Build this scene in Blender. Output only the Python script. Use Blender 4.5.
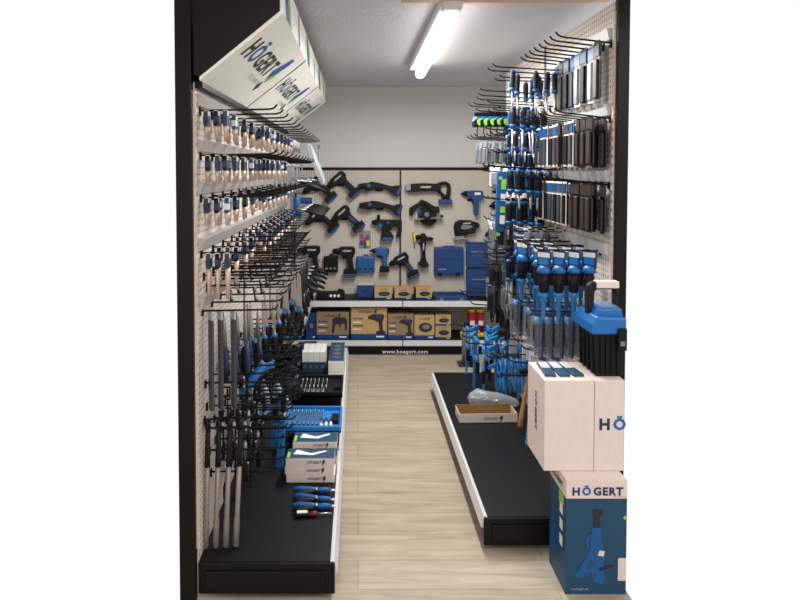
import bpy, math, random
from mathutils import Vector, Matrix, Euler
random.seed(7)
C = bpy.context.scene.collection
SC = bpy.context.scene
for o in list(bpy.data.objects): bpy.data.objects.remove(o)
PI = math.pi
R = math.radians
# ------------------------------------------------------------------ camera
EYE = 1.65; FPX = 640.0; TILT = R(2.0); PX0 = 358.0; PY0 = 171.0 + FPX*math.tan(TILT)
cam = bpy.data.cameras.new('camera'); camo = bpy.data.objects.new('camera', cam); C.objects.link(camo)
camo.location = (0, 0, EYE); camo.rotation_euler = (PI/2 - TILT, 0, 0)
cam.sensor_width = 36; cam.lens = FPX/800*36
cam.shift_x = (400-PX0)/800; cam.shift_y = -(300-PY0)/800
cam.clip_start = .05
SC.camera = camo
# ------------------------------------------------------------------ world, light, exposure
w = bpy.data.worlds.new('world'); SC.world = w; w.use_nodes = True
bg = w.node_tree.nodes['Background']; bg.inputs[0].default_value = (1, 1, 1, 1); bg.inputs[1].default_value = .88
def area(name, loc, rot, sx, sy, power, col=(1, 1, 1)):
    l = bpy.data.lights.new(name, 'AREA'); l.shape = 'RECTANGLE'; l.size = sx; l.size_y = sy; l.energy = power; l.color = col
    o = bpy.data.objects.new(name, l); C.objects.link(o); o.location = loc; o.rotation_euler = rot
    return o
# ceiling lamps of the shop behind the photographer
area('shop_lamp', (-.2, .6, 2.43), (0, 0, 0), .12, 1.5, 22, (1, .93, .86))
area('shop_lamp', (1.6, .9, 2.43), (0, 0, 0), .12, 1.5, 22, (1, .93, .86))
SC.view_settings.view_transform = 'Standard'; SC.view_settings.look = 'None'
SC.view_settings.gamma = 1; SC.view_settings.use_curve_mapping = False
SC.view_settings.exposure = 0.22
# ------------------------------------------------------------------ pixel rays (measuring the photograph)
_ct, _st = math.cos(TILT), math.sin(TILT)
def ray(px, py):
    xr = (px-PX0)/FPX; yd = (py-PY0)/FPX
    return xr, _ct - yd*_st, -_st - yd*_ct
def aty(px, py, Y):
    x, y, z = ray(px, py); s = Y/y; return x*s, EYE+z*s
def atz(px, py, Z):
    x, y, z = ray(px, py); s = (Z-EYE)/z; return x*s, y*s
def atx(px, py, X):
    x, y, z = ray(px, py); s = X/x; return y*s, EYE+z*s
# ------------------------------------------------------------------ materials
def lin(h):
    h = h.lstrip('#'); c = [int(h[i:i+2], 16)/255 for i in (0, 2, 4)]
    return tuple(((v+.055)/1.055)**2.4 if v > .04045 else v/12.92 for v in c) + (1,)
MATS = {}
def mat(name, hexc, rough=.5, metal=0., vary=.08, scale=30., emit=None, alpha=1., trans=0., spec=None):
    m = bpy.data.materials.new(name); m.use_nodes = True; nt = m.node_tree; b = nt.nodes['Principled BSDF']
    col = lin(hexc)
    tc = nt.nodes.new('ShaderNodeTexCoord'); n = nt.nodes.new('ShaderNodeTexNoise'); n.inputs['Scale'].default_value = scale; n.inputs['Detail'].default_value = 2
    nt.links.new(tc.outputs['Object'], n.inputs['Vector'])
    mx = nt.nodes.new('ShaderNodeMix'); mx.data_type = 'RGBA'
    mx.inputs[6].default_value = tuple(max(0, v*(1-vary)) for v in col[:3])+(1,)
    mx.inputs[7].default_value = tuple(min(1, v*(1+vary)) for v in col[:3])+(1,)
    nt.links.new(n.outputs['Fac'], mx.inputs[0]); nt.links.new(mx.outputs[2], b.inputs['Base Color'])
    b.inputs['Roughness'].default_value = rough; b.inputs['Metallic'].default_value = metal
    if emit:
        b.inputs['Emission Color'].default_value = lin(hexc); b.inputs['Emission Strength'].default_value = emit
    if spec is not None: b.inputs['Specular IOR Level'].default_value = spec
    if alpha < 1: b.inputs['Alpha'].default_value = alpha
    if trans: b.inputs['Transmission Weight'].default_value = trans
    MATS[name] = m; return m
BLACK = mat('black_steel', '#0c0c0d', .42, spec=.22)
COLB = mat('black_column_paint', '#0e0a09', .4, spec=.22)
DECK = mat('black_deck_paint', '#0d0f12', .5, spec=.22)
PLAS = mat('black_plastic', '#121215', .5, spec=.22)
RUBB = mat('charcoal_rubber', '#1a1c20', .65, spec=.22)
BLUE = mat('tool_blue', '#0b5290', .42)
NAVY = mat('case_blue', '#0b3c75', .45)
SKY = mat('light_tool_blue', '#1f78bd', .4)
TEAL = mat('carton_blue', '#164363', .5)
LIME = mat('lime_green', '#8fce2a', .5)
CHROME = mat('chrome_steel', '#b9bcc0', .3, .9)
STEEL = mat('grey_steel', '#8d9094', .42, .75)
SATIN = mat('satin_white_steel', '#b5aca3', .42, .3)
WHITE = mat('white_card', '#e6e3de', .6)
OFFW = mat('white_carton', '#dfd0c8', .65)
STRIP = mat('white_price_strip', '#d4d5d6', .4)
RAIL = mat('grey_label_rail', '#b2aeac', .35)
COPPER = mat('copper_bit', '#cdb5a5', .4, .2)
BROWN = mat('brown_steel', '#3b2e29', .45, .3)
DGREY = mat('dark_grey_card', '#33363d', .5)
MGREY = mat('mid_grey_plastic', '#70757c', .5)
KRAFT = mat('kraft_board', '#b79a66', .75)
KRAFTD = mat('dark_kraft_board', '#8d7759', .75)
KIN = mat('kraft_inside', '#8f7345', .8)
INK = mat('dark_ink', '#22222a', .6)
INKB = mat('blue_ink', '#1d5cae', .6)
INKN = mat('navy_ink', '#1c2a55', .6)
RED = mat('red_can_paint', '#b5182a', .35)
YEL = mat('yellow_plastic', '#e8d21c', .45)
WOOD = mat('ash_wood', '#b28049', .5, 0, .2, 40)
CLEAR = mat('clear_blister', '#e8eef2', .12, 0, .02, 10, None, .13)
BAG = mat('clear_bag', '#dde5ea', .18, 0, .05, 40, None, .34)
SIGN = mat('sign_face', '#f8f7ef', .45)
LIDB = mat('lid_blue', '#1566b0', .4)
TUBE = mat('lamp_tube', '#fffaf2', .3, 0, 0, 10, 7.0)
LAMPB = mat('lamp_body', '#e3e3e3', .4)
WALLM = mat('grey_wall_paint', '#dededb', .8, 0, .03, 3)
WORN = mat('worn_steel', '#877e78', .42, .35)
EDGE = mat('pale_steel_edge', '#d8c5b8', .5)
SHADE = mat('white_wall_paint', '#c8c6c2', .8)

def node_mat(name):
    m = bpy.data.materials.new(name); m.use_nodes = True; return m, m.node_tree, m.node_tree.nodes['Principled BSDF']
def nn(nt, t, **kw):
    n = nt.nodes.new(t)
    for k, v in kw.items(): setattr(n, k, v)
    return n
# planks running across the aisle
FLOORM, nt, b = node_mat('oak_plank_floor')
tc = nn(nt, 'ShaderNodeTexCoord'); br = nn(nt, 'ShaderNodeTexBrick')
br.offset = .37; br.offset_frequency = 2
br.inputs['Scale'].default_value = 1; br.inputs['Brick Width'].default_value = 1.25; br.inputs['Row Height'].default_value = .19
br.inputs['Mortar Size'].default_value = .0022; br.inputs['Mortar Smooth'].default_value = .3; br.inputs['Bias'].default_value = 0
br.inputs['Color1'].default_value = lin('#afa28d'); br.inputs['Color2'].default_value = lin('#b8ad9c'); br.inputs['Mortar'].default_value = lin('#938470')
nt.links.new(tc.outputs['Object'], br.inputs['Vector'])
mp = nn(nt, 'ShaderNodeMapping'); mp.inputs['Scale'].default_value = (1.6, 14, 1); nt.links.new(tc.outputs['Object'], mp.inputs['Vector'])
nz = nn(nt, 'ShaderNodeTexNoise'); nz.inputs['Scale'].default_value = 1.6; nz.inputs['Detail'].default_value = 6; nz.inputs['Roughness'].default_value = .65
nz.inputs['Distortion'].default_value = .6
nt.links.new(mp.outputs['Vector'], nz.inputs['Vector'])
cr = nn(nt, 'ShaderNodeValToRGB'); cr.color_ramp.elements[0].position = .3; cr.color_ramp.elements[0].color = lin('#a9957a'); cr.color_ramp.elements[1].position = .62; cr.color_ramp.elements[1].color = (1, 1, 1, 1)
nt.links.new(nz.outputs['Fac'], cr.inputs['Fac'])
mx = nn(nt, 'ShaderNodeMix', data_type='RGBA', blend_type='MULTIPLY'); mx.inputs[0].default_value = .55
nt.links.new(br.outputs['Color'], mx.inputs[6]); nt.links.new(cr.outputs['Color'], mx.inputs[7]); nt.links.new(mx.outputs[2], b.inputs['Base Color'])
b.inputs['Roughness'].default_value = .5
# rough plaster ceiling
CEILM, nt, b = node_mat('rough_plaster_ceiling')
tc = nn(nt, 'ShaderNodeTexCoord'); nz = nn(nt, 'ShaderNodeTexNoise'); nz.inputs['Scale'].default_value = 38; nz.inputs['Detail'].default_value = 4
nt.links.new(tc.outputs['Object'], nz.inputs['Vector'])
bp = nn(nt, 'ShaderNodeBump'); bp.inputs['Strength'].default_value = .3; bp.inputs['Distance'].default_value = .02
nt.links.new(nz.outputs['Fac'], bp.inputs['Height']); nt.links.new(bp.outputs['Normal'], b.inputs['Normal'])
b.inputs['Base Color'].default_value = lin('#d6d7de'); b.inputs['Roughness'].default_value = .75
# perforated board: holes on a grid
def pegmat(name, base, hole, ax):
    m, nt, b = node_mat(name)
    tc = nn(nt, 'ShaderNodeTexCoord'); sp = nn(nt, 'ShaderNodeSeparateXYZ'); nt.links.new(tc.outputs['Object'], sp.inputs[0])
    def cell(o):
        d = nn(nt, 'ShaderNodeMath', operation='DIVIDE'); d.inputs[1].default_value = .025; nt.links.new(o, d.inputs[0])
        f = nn(nt, 'ShaderNodeMath', operation='FRACT'); nt.links.new(d.outputs[0], f.inputs[0])
        s = nn(nt, 'ShaderNodeMath', operation='SUBTRACT'); s.inputs[1].default_value = .5; nt.links.new(f.outputs[0], s.inputs[0])
        q = nn(nt, 'ShaderNodeMath', operation='MULTIPLY'); nt.links.new(s.outputs[0], q.inputs[0]); nt.links.new(s.outputs[0], q.inputs[1])
        return q.outputs[0]
    a = nn(nt, 'ShaderNodeMath', operation='ADD'); nt.links.new(cell(sp.outputs[ax]), a.inputs[0]); nt.links.new(cell(sp.outputs[2]), a.inputs[1])
    l = nn(nt, 'ShaderNodeMath', operation='LESS_THAN'); l.inputs[1].default_value = .034; nt.links.new(a.outputs[0], l.inputs[0])
    mx = nn(nt, 'ShaderNodeMix', data_type='RGBA'); mx.inputs[6].default_value = lin(base); mx.inputs[7].default_value = lin(hole)
    nt.links.new(l.outputs[0], mx.inputs[0]); nt.links.new(mx.outputs[2], b.inputs['Base Color']); b.inputs['Roughness'].default_value = .55
    return m
PEGX = pegmat('cream_peg_panel_across', '#cbc3b8', '#5c564f', 0)
PEGY = pegmat('cream_peg_panel_along', '#dcd2c8', '#5a5048', 1)
# ------------------------------------------------------------------ mesh builder
class MB:
    def __init__(s): s.v = []; s.f = []; s.m = []; s.sm = []
    def face(s, idx, mat=0, smooth=False): s.f.append(tuple(idx)); s.m.append(mat); s.sm.append(smooth)
    def box(s, c, d, mat=0, rot=None, taper=1.0):
        b = len(s.v); hx, hy, hz = d[0]/2, d[1]/2, d[2]/2
        M = Euler(rot).to_matrix() if rot else None
        for x, y, z in ((-1,-1,-1),(1,-1,-1),(1,1,-1),(-1,1,-1),(-1,-1,1),(1,-1,1),(1,1,1),(-1,1,1)):
            t = taper if z < 0 else 1
            p = Vector((x*hx*t, y*hy*t, z*hz))
            if M: p = M @ p
            s.v.append((c[0]+p.x, c[1]+p.y, c[2]+p.z))
        for q in ((0,3,2,1),(4,5,6,7),(0,1,5,4),(1,2,6,5),(2,3,7,6),(3,0,4,7)): s.face([b+i for i in q], mat)
        return s
    def b2(s, lo, hi, mat=0): return s.box([(lo[i]+hi[i])/2 for i in range(3)], [abs(hi[i]-lo[i]) for i in range(3)], mat)
    def chain(s, pr, n=8, mat=0, cap=True, flat=1.0, axis=None):
        """rings of given radius along a list of (point, radius)"""
        P = [Vector(p) for p, r in pr]; rings = []
        up = None
        for i, (p, r) in enumerate(pr):
            a = P[max(0, i-1)]; c = P[min(len(P)-1, i+1)]; t = (c-a)
            if t.length < 1e-9: t = Vector((0, 0, 1))
            t.normalize()
            if up is None:
                up = Vector((0, 0, 1)) if abs(t.z) < .9 else Vector((0, 1, 0))
            u = up - t*up.dot(t)
            if u.length < 1e-4: u = Vector((1, 0, 0)) - t*t.x
            u.normalize(); up = u; v = t.cross(u)
            b = len(s.v)
            for k in range(n):
                q = 2*PI*(k+.5)/n; d = P[i] + u*(r*math.cos(q)) + v*(r*flat*math.sin(q)); s.v.append(tuple(d))
            rings.append(b)
        for i in range(len(rings)-1):
            for k in range(n):
                k2 = (k+1) % n; s.face((rings[i]+k, rings[i]+k2, rings[i+1]+k2, rings[i+1]+k), mat, True)
        if cap:
            s.face([rings[0]+k for k in reversed(range(n))], mat); s.face([rings[-1]+k for k in range(n)], mat)
        return s
    def tube(s, pts, r, n=6, mat=0): return s.chain([(p, r) for p in pts], n, mat)
    def cyl(s, a, b, r, r2=None, n=12, mat=0): return s.chain([(a, r), (b, r if r2 is None else r2)], n, mat)
    def prism(s, pts, a, b, axis='y', mat=0, side=None):
        """outline extruded along an axis: y: pts=(x,z); x: pts=(y,z); z: pts=(x,y)"""
        n = len(pts); o = len(s.v)
        ar = sum(pts[i][0]*pts[(i+1) % n][1]-pts[(i+1) % n][0]*pts[i][1] for i in range(n))
        if ar < 0: pts = list(reversed(pts))
        for t in (a, b):
            for p, q in pts:
                s.v.append({'y': (p, t, q), 'x': (t, p, q), 'z': (p, q, t)}[axis])
        flip = (axis == 'y')
        lo, hi = (a, b) if a < b else (b, a)
        if a > b: flip = not flip
        f0 = [o+i for i in range(n)]; f1 = [o+n+i for i in range(n)]
        s.face(f0 if flip else f0[::-1], mat); s.face(f1[::-1] if flip else f1, mat)
        for i in range(n):
            j = (i+1) % n; q = (o+i, o+j, o+n+j, o+n+i)
            s.face(q[::-1] if flip else q, mat if side is None else side)
        return s
    def frame(s, lo, hi, w, a, b, axis='y', mat=0):
        """rectangular ring"""
        (x0, z0), (x1, z1) = lo, hi
        for p in (((x0, z0), (x1, z0+w)), ((x0, z1-w), (x1, z1)), ((x0, z0+w), (x0+w, z1-w)), ((x1-w, z0+w), (x1, z1-w))):
            s.prism([(p[0][0], p[0][1]), (p[1][0], p[0][1]), (p[1][0], p[1][1]), (p[0][0], p[1][1])], a, b, axis, mat)
        return s
    def mesh(s, name, mats):
        me = bpy.data.meshes.new(name); me.from_pydata(s.v, [], s.f)
        for m in (mats if isinstance(mats, (list, tuple)) else [mats]): me.materials.append(m)
        me.polygons.foreach_set('material_index', s.m); me.polygons.foreach_set('use_smooth', s.sm); me.update()
        return me
    def build(s, name, mats, parent=None, bev=0., seg=2):
        return ob(name, s.mesh(name, mats), parent, bev, seg)
def ob(name, me, parent=None, bev=0., seg=2):
    o = bpy.data.objects.new(name, me); C.objects.link(o)
    if parent is not None: o.parent = parent
    if bev:
        m = o.modifiers.new('bevel', 'BEVEL'); m.width = bev; m.segments = seg; m.limit_method = 'ANGLE'; m.angle_limit = R(40)
    return o
def tag(o, label, cat, group=None):
    o['label'] = label; o['category'] = cat
    if group: o['group'] = group
    return o
def thing(name, label, cat, loc=(0, 0, 0), rot=(0, 0, 0), group=None):
    o = bpy.data.objects.new(name, None); C.objects.link(o); o.empty_display_size = .02
    o.location = loc; o.rotation_euler = rot
    return tag(o, label, cat, group)
def struct(o, kind='structure'): o['kind'] = kind; return o
KIDS = {}
def kids(o):
    return [c for c in o.children]
def dup(root, loc, rot=None, label=None, group=None, scale=None):
    r = root.copy(); C.objects.link(r); r.location = loc
    if rot is not None: r.rotation_euler = rot
    if label: r['label'] = label
    if group: r['group'] = group
    if scale: r.scale = scale
    for ch in PROTO[root.name]:
        c = ch.copy(); C.objects.link(c); c.parent = r
        for g in PROTO.get(ch.name, []):
            d = g.copy(); C.objects.link(d); d.parent = c
    return r
PROTO = {}
class Kind:
    """first use returns the built thing itself, later uses copies"""
    def __init__(s, maker): s.maker = maker; s.root = None
    def put(s, loc, rot=(0, 0, 0), label='', group=None, scale=None):
        if s.root is None:
            s.root = s.maker(); r = s.root
            PROTO[r.name] = [c for c in bpy.data.objects if c.parent == r]
            for c in PROTO[r.name]: PROTO[c.name] = [g for g in bpy.data.objects if g.parent == c]
            r.location = loc; r.rotation_euler = rot; r['label'] = label
            if group: r['group'] = group
            if scale: r.scale = scale
            return r
        return dup(s.root, loc, rot, label, group, scale)
ORD = ['first', 'second', 'third', 'fourth', 'fifth', 'sixth', 'seventh', 'eighth', 'ninth', 'tenth', 'eleventh', 'twelfth', 'thirteenth', 'fourteenth', 'fifteenth', 'sixteenth', 'seventeenth', 'eighteenth', 'nineteenth', 'twentieth', 'twenty-first', 'twenty-second', 'twenty-third', 'twenty-fourth']
# ------------------------------------------------------------------ lettering
_TX = {}
def text_data(s, bold=.012, spread=1.0):
    k = (s, bold, spread)
    if k in _TX: return _TX[k]
    cu = bpy.data.curves.new('lettering', 'FONT'); cu.body = s; cu.resolution_u = 2; cu.offset = bold; cu.extrude = 0; cu.space_character = spread
    o = bpy.data.objects.new('lettering', cu); C.objects.link(o)
    bpy.context.view_layer.update()
    me = bpy.data.meshes.new_from_object(o.evaluated_get(bpy.context.evaluated_depsgraph_get()))
    v = [tuple(p.co) for p in me.vertices]; f = [tuple(p.vertices) for p in me.polygons]
    bpy.data.objects.remove(o); bpy.data.curves.remove(cu); bpy.data.meshes.remove(me)
    x0 = min(p[0] for p in v); x1 = max(p[0] for p in v)
    v = [(p[0]-x0, p[1], 0) for p in v]
    _TX[k] = (v, f, x1-x0); return _TX[k]
def text_mesh(runs, name='lettering', mats=None, gap=.12, bold=.012, spread=1.0, mark=False, mirror=False):
    """runs: list of (string, material slot); height about .7 units; centred"""
    m = MB(); x = 0
    for s, k in runs:
        v, f, wd = text_data(s, bold, spread); b = len(m.v)
        m.v += [(p[0]+x, p[1], 0) for p in v]
        for q in f: m.face([b+i for i in q], k)
        x += wd+gap
    if mark:    # slanted arrow emblem after the word
        b = len(m.v)
        m.v += [(x+.0, .35, 0), (x+.55, 1.15, 0), (x+.95, 1.15, 0), (x+.95, .75, 0), (x+.35, -.05, 0)]; m.face((0+b, 4+b, 3+b, 2+b, 1+b), 1)
        b = len(m.v)
        m.v += [(x+.45, -.02, 0), (x+.92, .62, 0), (x+.92, .2, 0), (x+.62, -.2, 0)]; m.face((b, b+3, b+2, b+1), 2)
        b = len(m.v)
        m.v += [(x+.3, -.12, 0), (x+.6, -.42, 0), (x+.4, -.65, 0), (x+.1, -.35, 0)]; m.face((b, b+3, b+2, b+1), 0)
        x += 1.05
    x -= gap
    m.v = [(p[0]-x/2, p[1]-.35, 0) for p in m.v]
    return m.mesh(name, mats)
BRAND = [('H', 0), ('Ö', 1), ('GERT', 0)]
LOGO = text_mesh(BRAND, 'logo', [INK, INKB, LIME], .16, .022, 1.08, True)
LOGOP = text_mesh(BRAND, 'logo', [INKN, INKB, LIME], .2, .042, 1.15)
LOGOW = text_mesh([('HÖGERT', 0)], 'logo', [WHITE], .1, .03, 1.05)
LOGOS = text_mesh([('HÖGERT', 0)], 'logo', [INK, INK, INK], .1, .02, 1.05, True)
LOGOHO = text_mesh([('H', 0), ('Ö', 1)], 'logo', [INKN, INKB], .22, .042, 1.1)
TECH = text_mesh([('TECHNIK', 0)], 'small_lettering', [MGREY], .1, .0, 1.6)
WEB = text_mesh([('www.hoegert.com', 0)], 'web_address', [WHITE], .1, .012, 1.1)
WEBD = text_mesh([('www.hoegert.com', 0)], 'web_address', [OFFW], .1, .0, 1.05)
def put_text(me, loc, rot, size, parent=None, name=None):
    o = ob(name or me.name.split('.')[0], me, parent); o.location = loc; o.rotation_euler = rot; o.scale = (size, size, size); return o
FRONT = (PI/2, 0, 0)            # faces the camera (-Y)
LEFTF = (PI/2, 0, -PI/2)        # faces -X
# ================================================================== the setting
LX, RX = -.615, 1.09            # planes of the left and right peg panels
LY0, LY1 = 2.42, 5.42
RY0, RY1 = 2.74, 4.74
BY = 6.05                       # back peg panel
CZ = 2.45
DK = .145                       # deck height of the gondolas
def sbox(name, lo, hi, m):
    return struct(MB().b2(lo, hi).build(name, m))
fl = MB()
fl.prism([(-3, -2), (3.2, -2), (3.2, 2.40), (1.055, 2.40), (1.055, 2.75), (1.16, 2.75), (1.16, 4.3), (1.5, 4.3), (1.5, 6.2), (-.75, 6.2), (-.75, 2.9), (-.68, 2.9), (-.68, 2.40), (-3, 2.40)], -.08, 0, 'z')
struct(fl.build('floor', FLOORM))
ce = MB(); ce.prism([(-3, -2), (3.2, -2), (3.2, 2.6), (1.24, 2.6), (1.24, 4.3), (1.5, 4.3), (1.5, 6.2), (-.75, 6.2), (-.75, 2.6), (-3, 2.6)], CZ, CZ+.1, 'z')
struct(ce.build('ceiling', CEILM))
sbox('wall_back', (-.75, 6.12, 0), (1.5, 6.2, CZ), WALLM)
sbox('wall_left', (-.81, 4.6, 0), (-.75, 6.2, CZ), WALLM)
sbox('wall_right', (1.5, 4.3, 0), (1.56, 6.2, CZ), WALLM)
# boxed beam crossing under the ceiling, its wooden lower edge just in view
bm_ = MB().b2((.2, 2.88, 2.428), (1.15, 2.99, CZ)); struct(bm_.build('trim_1', mat('beam_wood', '#d9b49a', .5, 0, .15, 8)))

# ================================================================== gondolas
def gondola(name, label, board_x, edge_x, y0, y1, mods, top, sgn):
    g = thing(name, label, 'shelving', (board_x, y0, 0))
    D = abs(edge_x-board_x); L = y1-y0
    for k in range(mods):
        a, b = L*k/mods, L*(k+1)/mods
        mb = MB().b2((-sgn*.0, a+.004, DK-.01), (-sgn*.03, b-.004, top)); mb.build('peg_panel', PEGY, g)
        mb = MB().b2((0, a+.001, DK-.035), (sgn*(D-.012), b-.001, DK)); dk = mb.build('base_deck', DECK, g, .003)
        mb = MB(); x = sgn*D
        mb.prism([(sgn*(D-.012), DK-.004), (sgn*(D+.003), DK-.002), (sgn*(D+.016), DK-.05), (sgn*(D-.0), DK-.055)], a+.003, b-.003, 'y')
        mb.build('price_strip', STRIP, dk)
    kk = MB().b2((sgn*(D-.05), .01, .022), (sgn*(D-.03), L-.01, DK-.036)); kk.build('kick_panel', BLACK, g, .003)
    # end cheek of the base: recessed panel and foot
    e = MB(); e.b2((0, -.012, .022), (sgn*(D+.006), .0, DK-.002)); e.b2((sgn*.03, -.02, .045), (sgn*(D-.03), -.012, DK-.03)); e.build('end_panel', BLACK, g, .004)
    for fy in (.06, L/2, L-.06):
        MB().cyl((sgn*(D-.09), fy, 0), (sgn*(D-.09), fy, .035), .022).build('foot', BLACK, g)
    return g
GL = gondola('shop_gondola', 'long cream peg panel gondola with black base along left of aisle', LX, -.095, LY0, LY1, 3, 1.985, 1)
L = LY1-LY0
MB().b2((-.008, .0, 1.985), (-.03, L, CZ-.004)).build('header_panel', COLB, GL)
MB().b2((-.065, -.035, 0), (-.004, .0, CZ-.004)).build('end_column', COLB, GL, .004)
MB().b2((.0, 0, 1.962), (.03, L, 1.99)).build('header_rail', BLACK, GL, .003)
for k in (1, 2): MB().b2((0, L*k/3-.012, DK), (.008, L*k/3+.012, 1.96)).build('upright', MGREY, GL)
for zr in (1.884, 1.711, 1.547, 1.33, 1.10):
    m = MB(); m.prism([(.001, zr+.012), (.014, zr+.014), (.026, zr+.056), (.001, zr+.062)], .02, L-.02, 'y'); m.build('label_rail', RAIL, GL)
def toothed(x0, x1, z0, n, parent):
    pts = [(x0, z0)]
    for k in range(n):
        z = z0+k*.038; pts += [(x1, z), (x1, z+.02), ((x0+2*x1)/3, z+.022), ((x0+2*x1)/3, z+.036)]
    pts.append((x0, z0+n*.038)); MB().prism(pts, -.012, -.001, 'y').build('slotted_edge', EDGE, parent)
toothed(-.004, .008, .2, 46, GL)

GR = gondola('shop_gondola', 'tall peg panel gondola with empty black base deck right of aisle', RX, .553, RY0, RY1, 2, 2.37, -1)
MB().b2((.002, -.035, 0), (.052, .0, CZ-.004)).build('end_column', COLB, GR, .004)
LR = RY1-RY0
MB().b2((0, LR/2-.012, DK), (-.008, LR/2+.012, 2.37)).build('upright', MGREY, GR)
for zr, yb in ((2.2, .9), (1.877, .9), (1.59, 1.95), (1.27, 1.95), (.98, 1.95)):
    m = MB(); m.prism([(-.001, zr+.012), (-.012, zr+.014), (-.022, zr+.062), (-.001, zr+.066)], .03, yb, 'y'); m.build('label_rail', STRIP, GR)
toothed(.003, -.009, .2, 56, GR)

# back gondola: two bays
GB = thing('shop_gondola', 'cream peg panel display of power tools with two black shelves across the back wall', 'shelving', (-.6, BY, 0))
for k in (0, 1):
    a, b = k*1.0, (k+1)*1.0
    MB().b2((a+.006, 0, DK), (b-.006, .03, 1.655)).build('peg_panel', PEGX, GB)
    MB().b2((a+.002, -.36, DK-.035), (b-.002, 0, DK-.012)).build('base_deck', DECK, GB, .002)
    MB().b2((a+.004, -.375, DK-.06), (b-.004, -.36, DK-.012)).build('price_strip', STRIP, GB)
    s = MB().b2((a+.002, -.35, .452), (b-.002, 0, .482)).build('shelf', DECK, GB, .002)
    MB().b2((a+.004, -.368, .437), (b-.004, -.35, .487)).build('price_strip', STRIP, s)
MB().b2((0, -.352, 0.005), (2, -.335, DK-.06)).build('kick_panel', BLACK, GB)
MB().b2((-.01, 0, 1.655), (2.01, .03, 1.685)).build('top_rail', BLACK, GB)
for k in (0, 1, 2): MB().b2((k*1.0-.007, -.012, DK-.01), (k*1.0+.007, -.001, 1.655)).build('upright', BLACK, GB)
x_, z_ = aty(405, 351.5, BY-.353)
put_text(WEB, (x_+.6+.0, -.3535, z_), FRONT, .05, GB, 'web_address')

# ceiling lamp
tx0, tz = .42, CZ-.085
lp = thing('ceiling_lamp', 'long white glowing tube lamp under the ceiling', 'lamp', (.415, 2.98, CZ))
y1_ = 1.86
MB().b2((-.035, 0, -.045), (.035+.03, y1_, 0)).build('lamp_body', LAMPB, lp, .01)
t = MB(); t.chain([((.02, .07, -.074), .028), ((.02, .08, -.074), .036), ((.05, y1_-.03, -.074), .036), ((.0505, y1_-.012, -.074), .026)], 14); t.build('lamp_tube', TUBE, lp)
MB().b2((-.025, -.02, -.06), (.065, .05, -.0)).build('end_cap', LAMPB, lp, .008)
al = area('lamp_light', (.03, y1_/2, -.13), (0, 0, 0), .09, y1_-.1, 50, (1, .98, .96)); al.parent = lp

# slanted header signs above the left gondola
def sign(k, label):
    s = thing('header_sign', label, 'sign', (LX+.03, LY0-.05+k*1.03, 1.985), group=None)
    w_ = 1.015; dx, dz = .31, .245
    p = MB(); p.prism([(0, 0), (dx, dz), (dx, dz+.15), (dx-.012, dz+.15), (dx-.012, dz+.008), (-.0, .02)], .004, w_, 'y'); p.build('sign_panel', SIGN, s)
    e = MB(); e.prism([(-.001, -.001), (dx+.001, dz-.001), (dx+.001, dz+.006), (0, .014)], w_-.006, w_+.014, 'y'); e.build('joint_strip', BLACK, s)
    c = MB(); c.prism([(-.02, .02), (.0, .012), (dx-.012, dz+.008), (dx-.012, dz+.15), (dx-.03, .455), (-.02, .455)], .0, .004, 'y'); c.build('end_cheek', COLB, s)
    ln = math.hypot(dx, dz); a = math.atan2(dz, dx)
    # text frame: x along +Y, up along slope, normal out and down
    ux = Vector((0, 1, 0)); uy = Vector((dx, 0, dz))/ln; uz = ux.cross(uy)
    Mx = Matrix((ux, uy, uz)).transposed()
    e_ = Mx.to_euler()
    def spot(t, y, off=.002): return uy*(ln*t) + ux*y + uz*off
    put_text(LOGO, spot(.58, .45), e_, .14, s, 'logo')
    put_text(TECH, spot(.35, .58), e_, .04, s, 'small_lettering')
    for (c0, c1, d0, d1, mtl) in ((.10, .24, .03, .07, INKB), (.27, .30, .07, .21, LIME), (.62, .68, .60, .63, INKB)):
        q = MB()
        q.v = [(dx+.0015, c0, dz+.002), (dx+.0015, c1, dz+.002), (dx+.0015, d1, dz+.149), (dx+.0015, d0, dz+.149)]; q.face((0, 1, 2, 3)); q.build('printed_stripe', mtl, s)
    return s
for k, d in enumerate(('large slanted white header sign nearest the camera at left', 'middle white header sign above left gondola', 'farthest white header sign, partly behind hook tips')): sign(k, d)
# ================================================================== kinds of goods (each built once, then copied)
def hook_kind(Ln, rise=.0, r=.004):
    def mk():
        t = thing('peg_hook', '', 'hook')
        MB().tube([(0, 0, 0), (Ln-.03, 0, rise*(Ln-.03)), (Ln-.012, 0, rise*Ln+.004), (Ln, 0, rise*Ln+.018)], r, 6).build('wire', PLAS, t)
        MB().b2((-.0, -.008, -.02), (.005, .008, .012)).build('back_plate', PLAS, t)
        return t
    return Kind(mk)
HK30 = hook_kind(.30, .02); HK24 = hook_kind(.24, .12); HK39 = hook_kind(.39, .06); HK20 = hook_kind(.2, .03)

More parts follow.
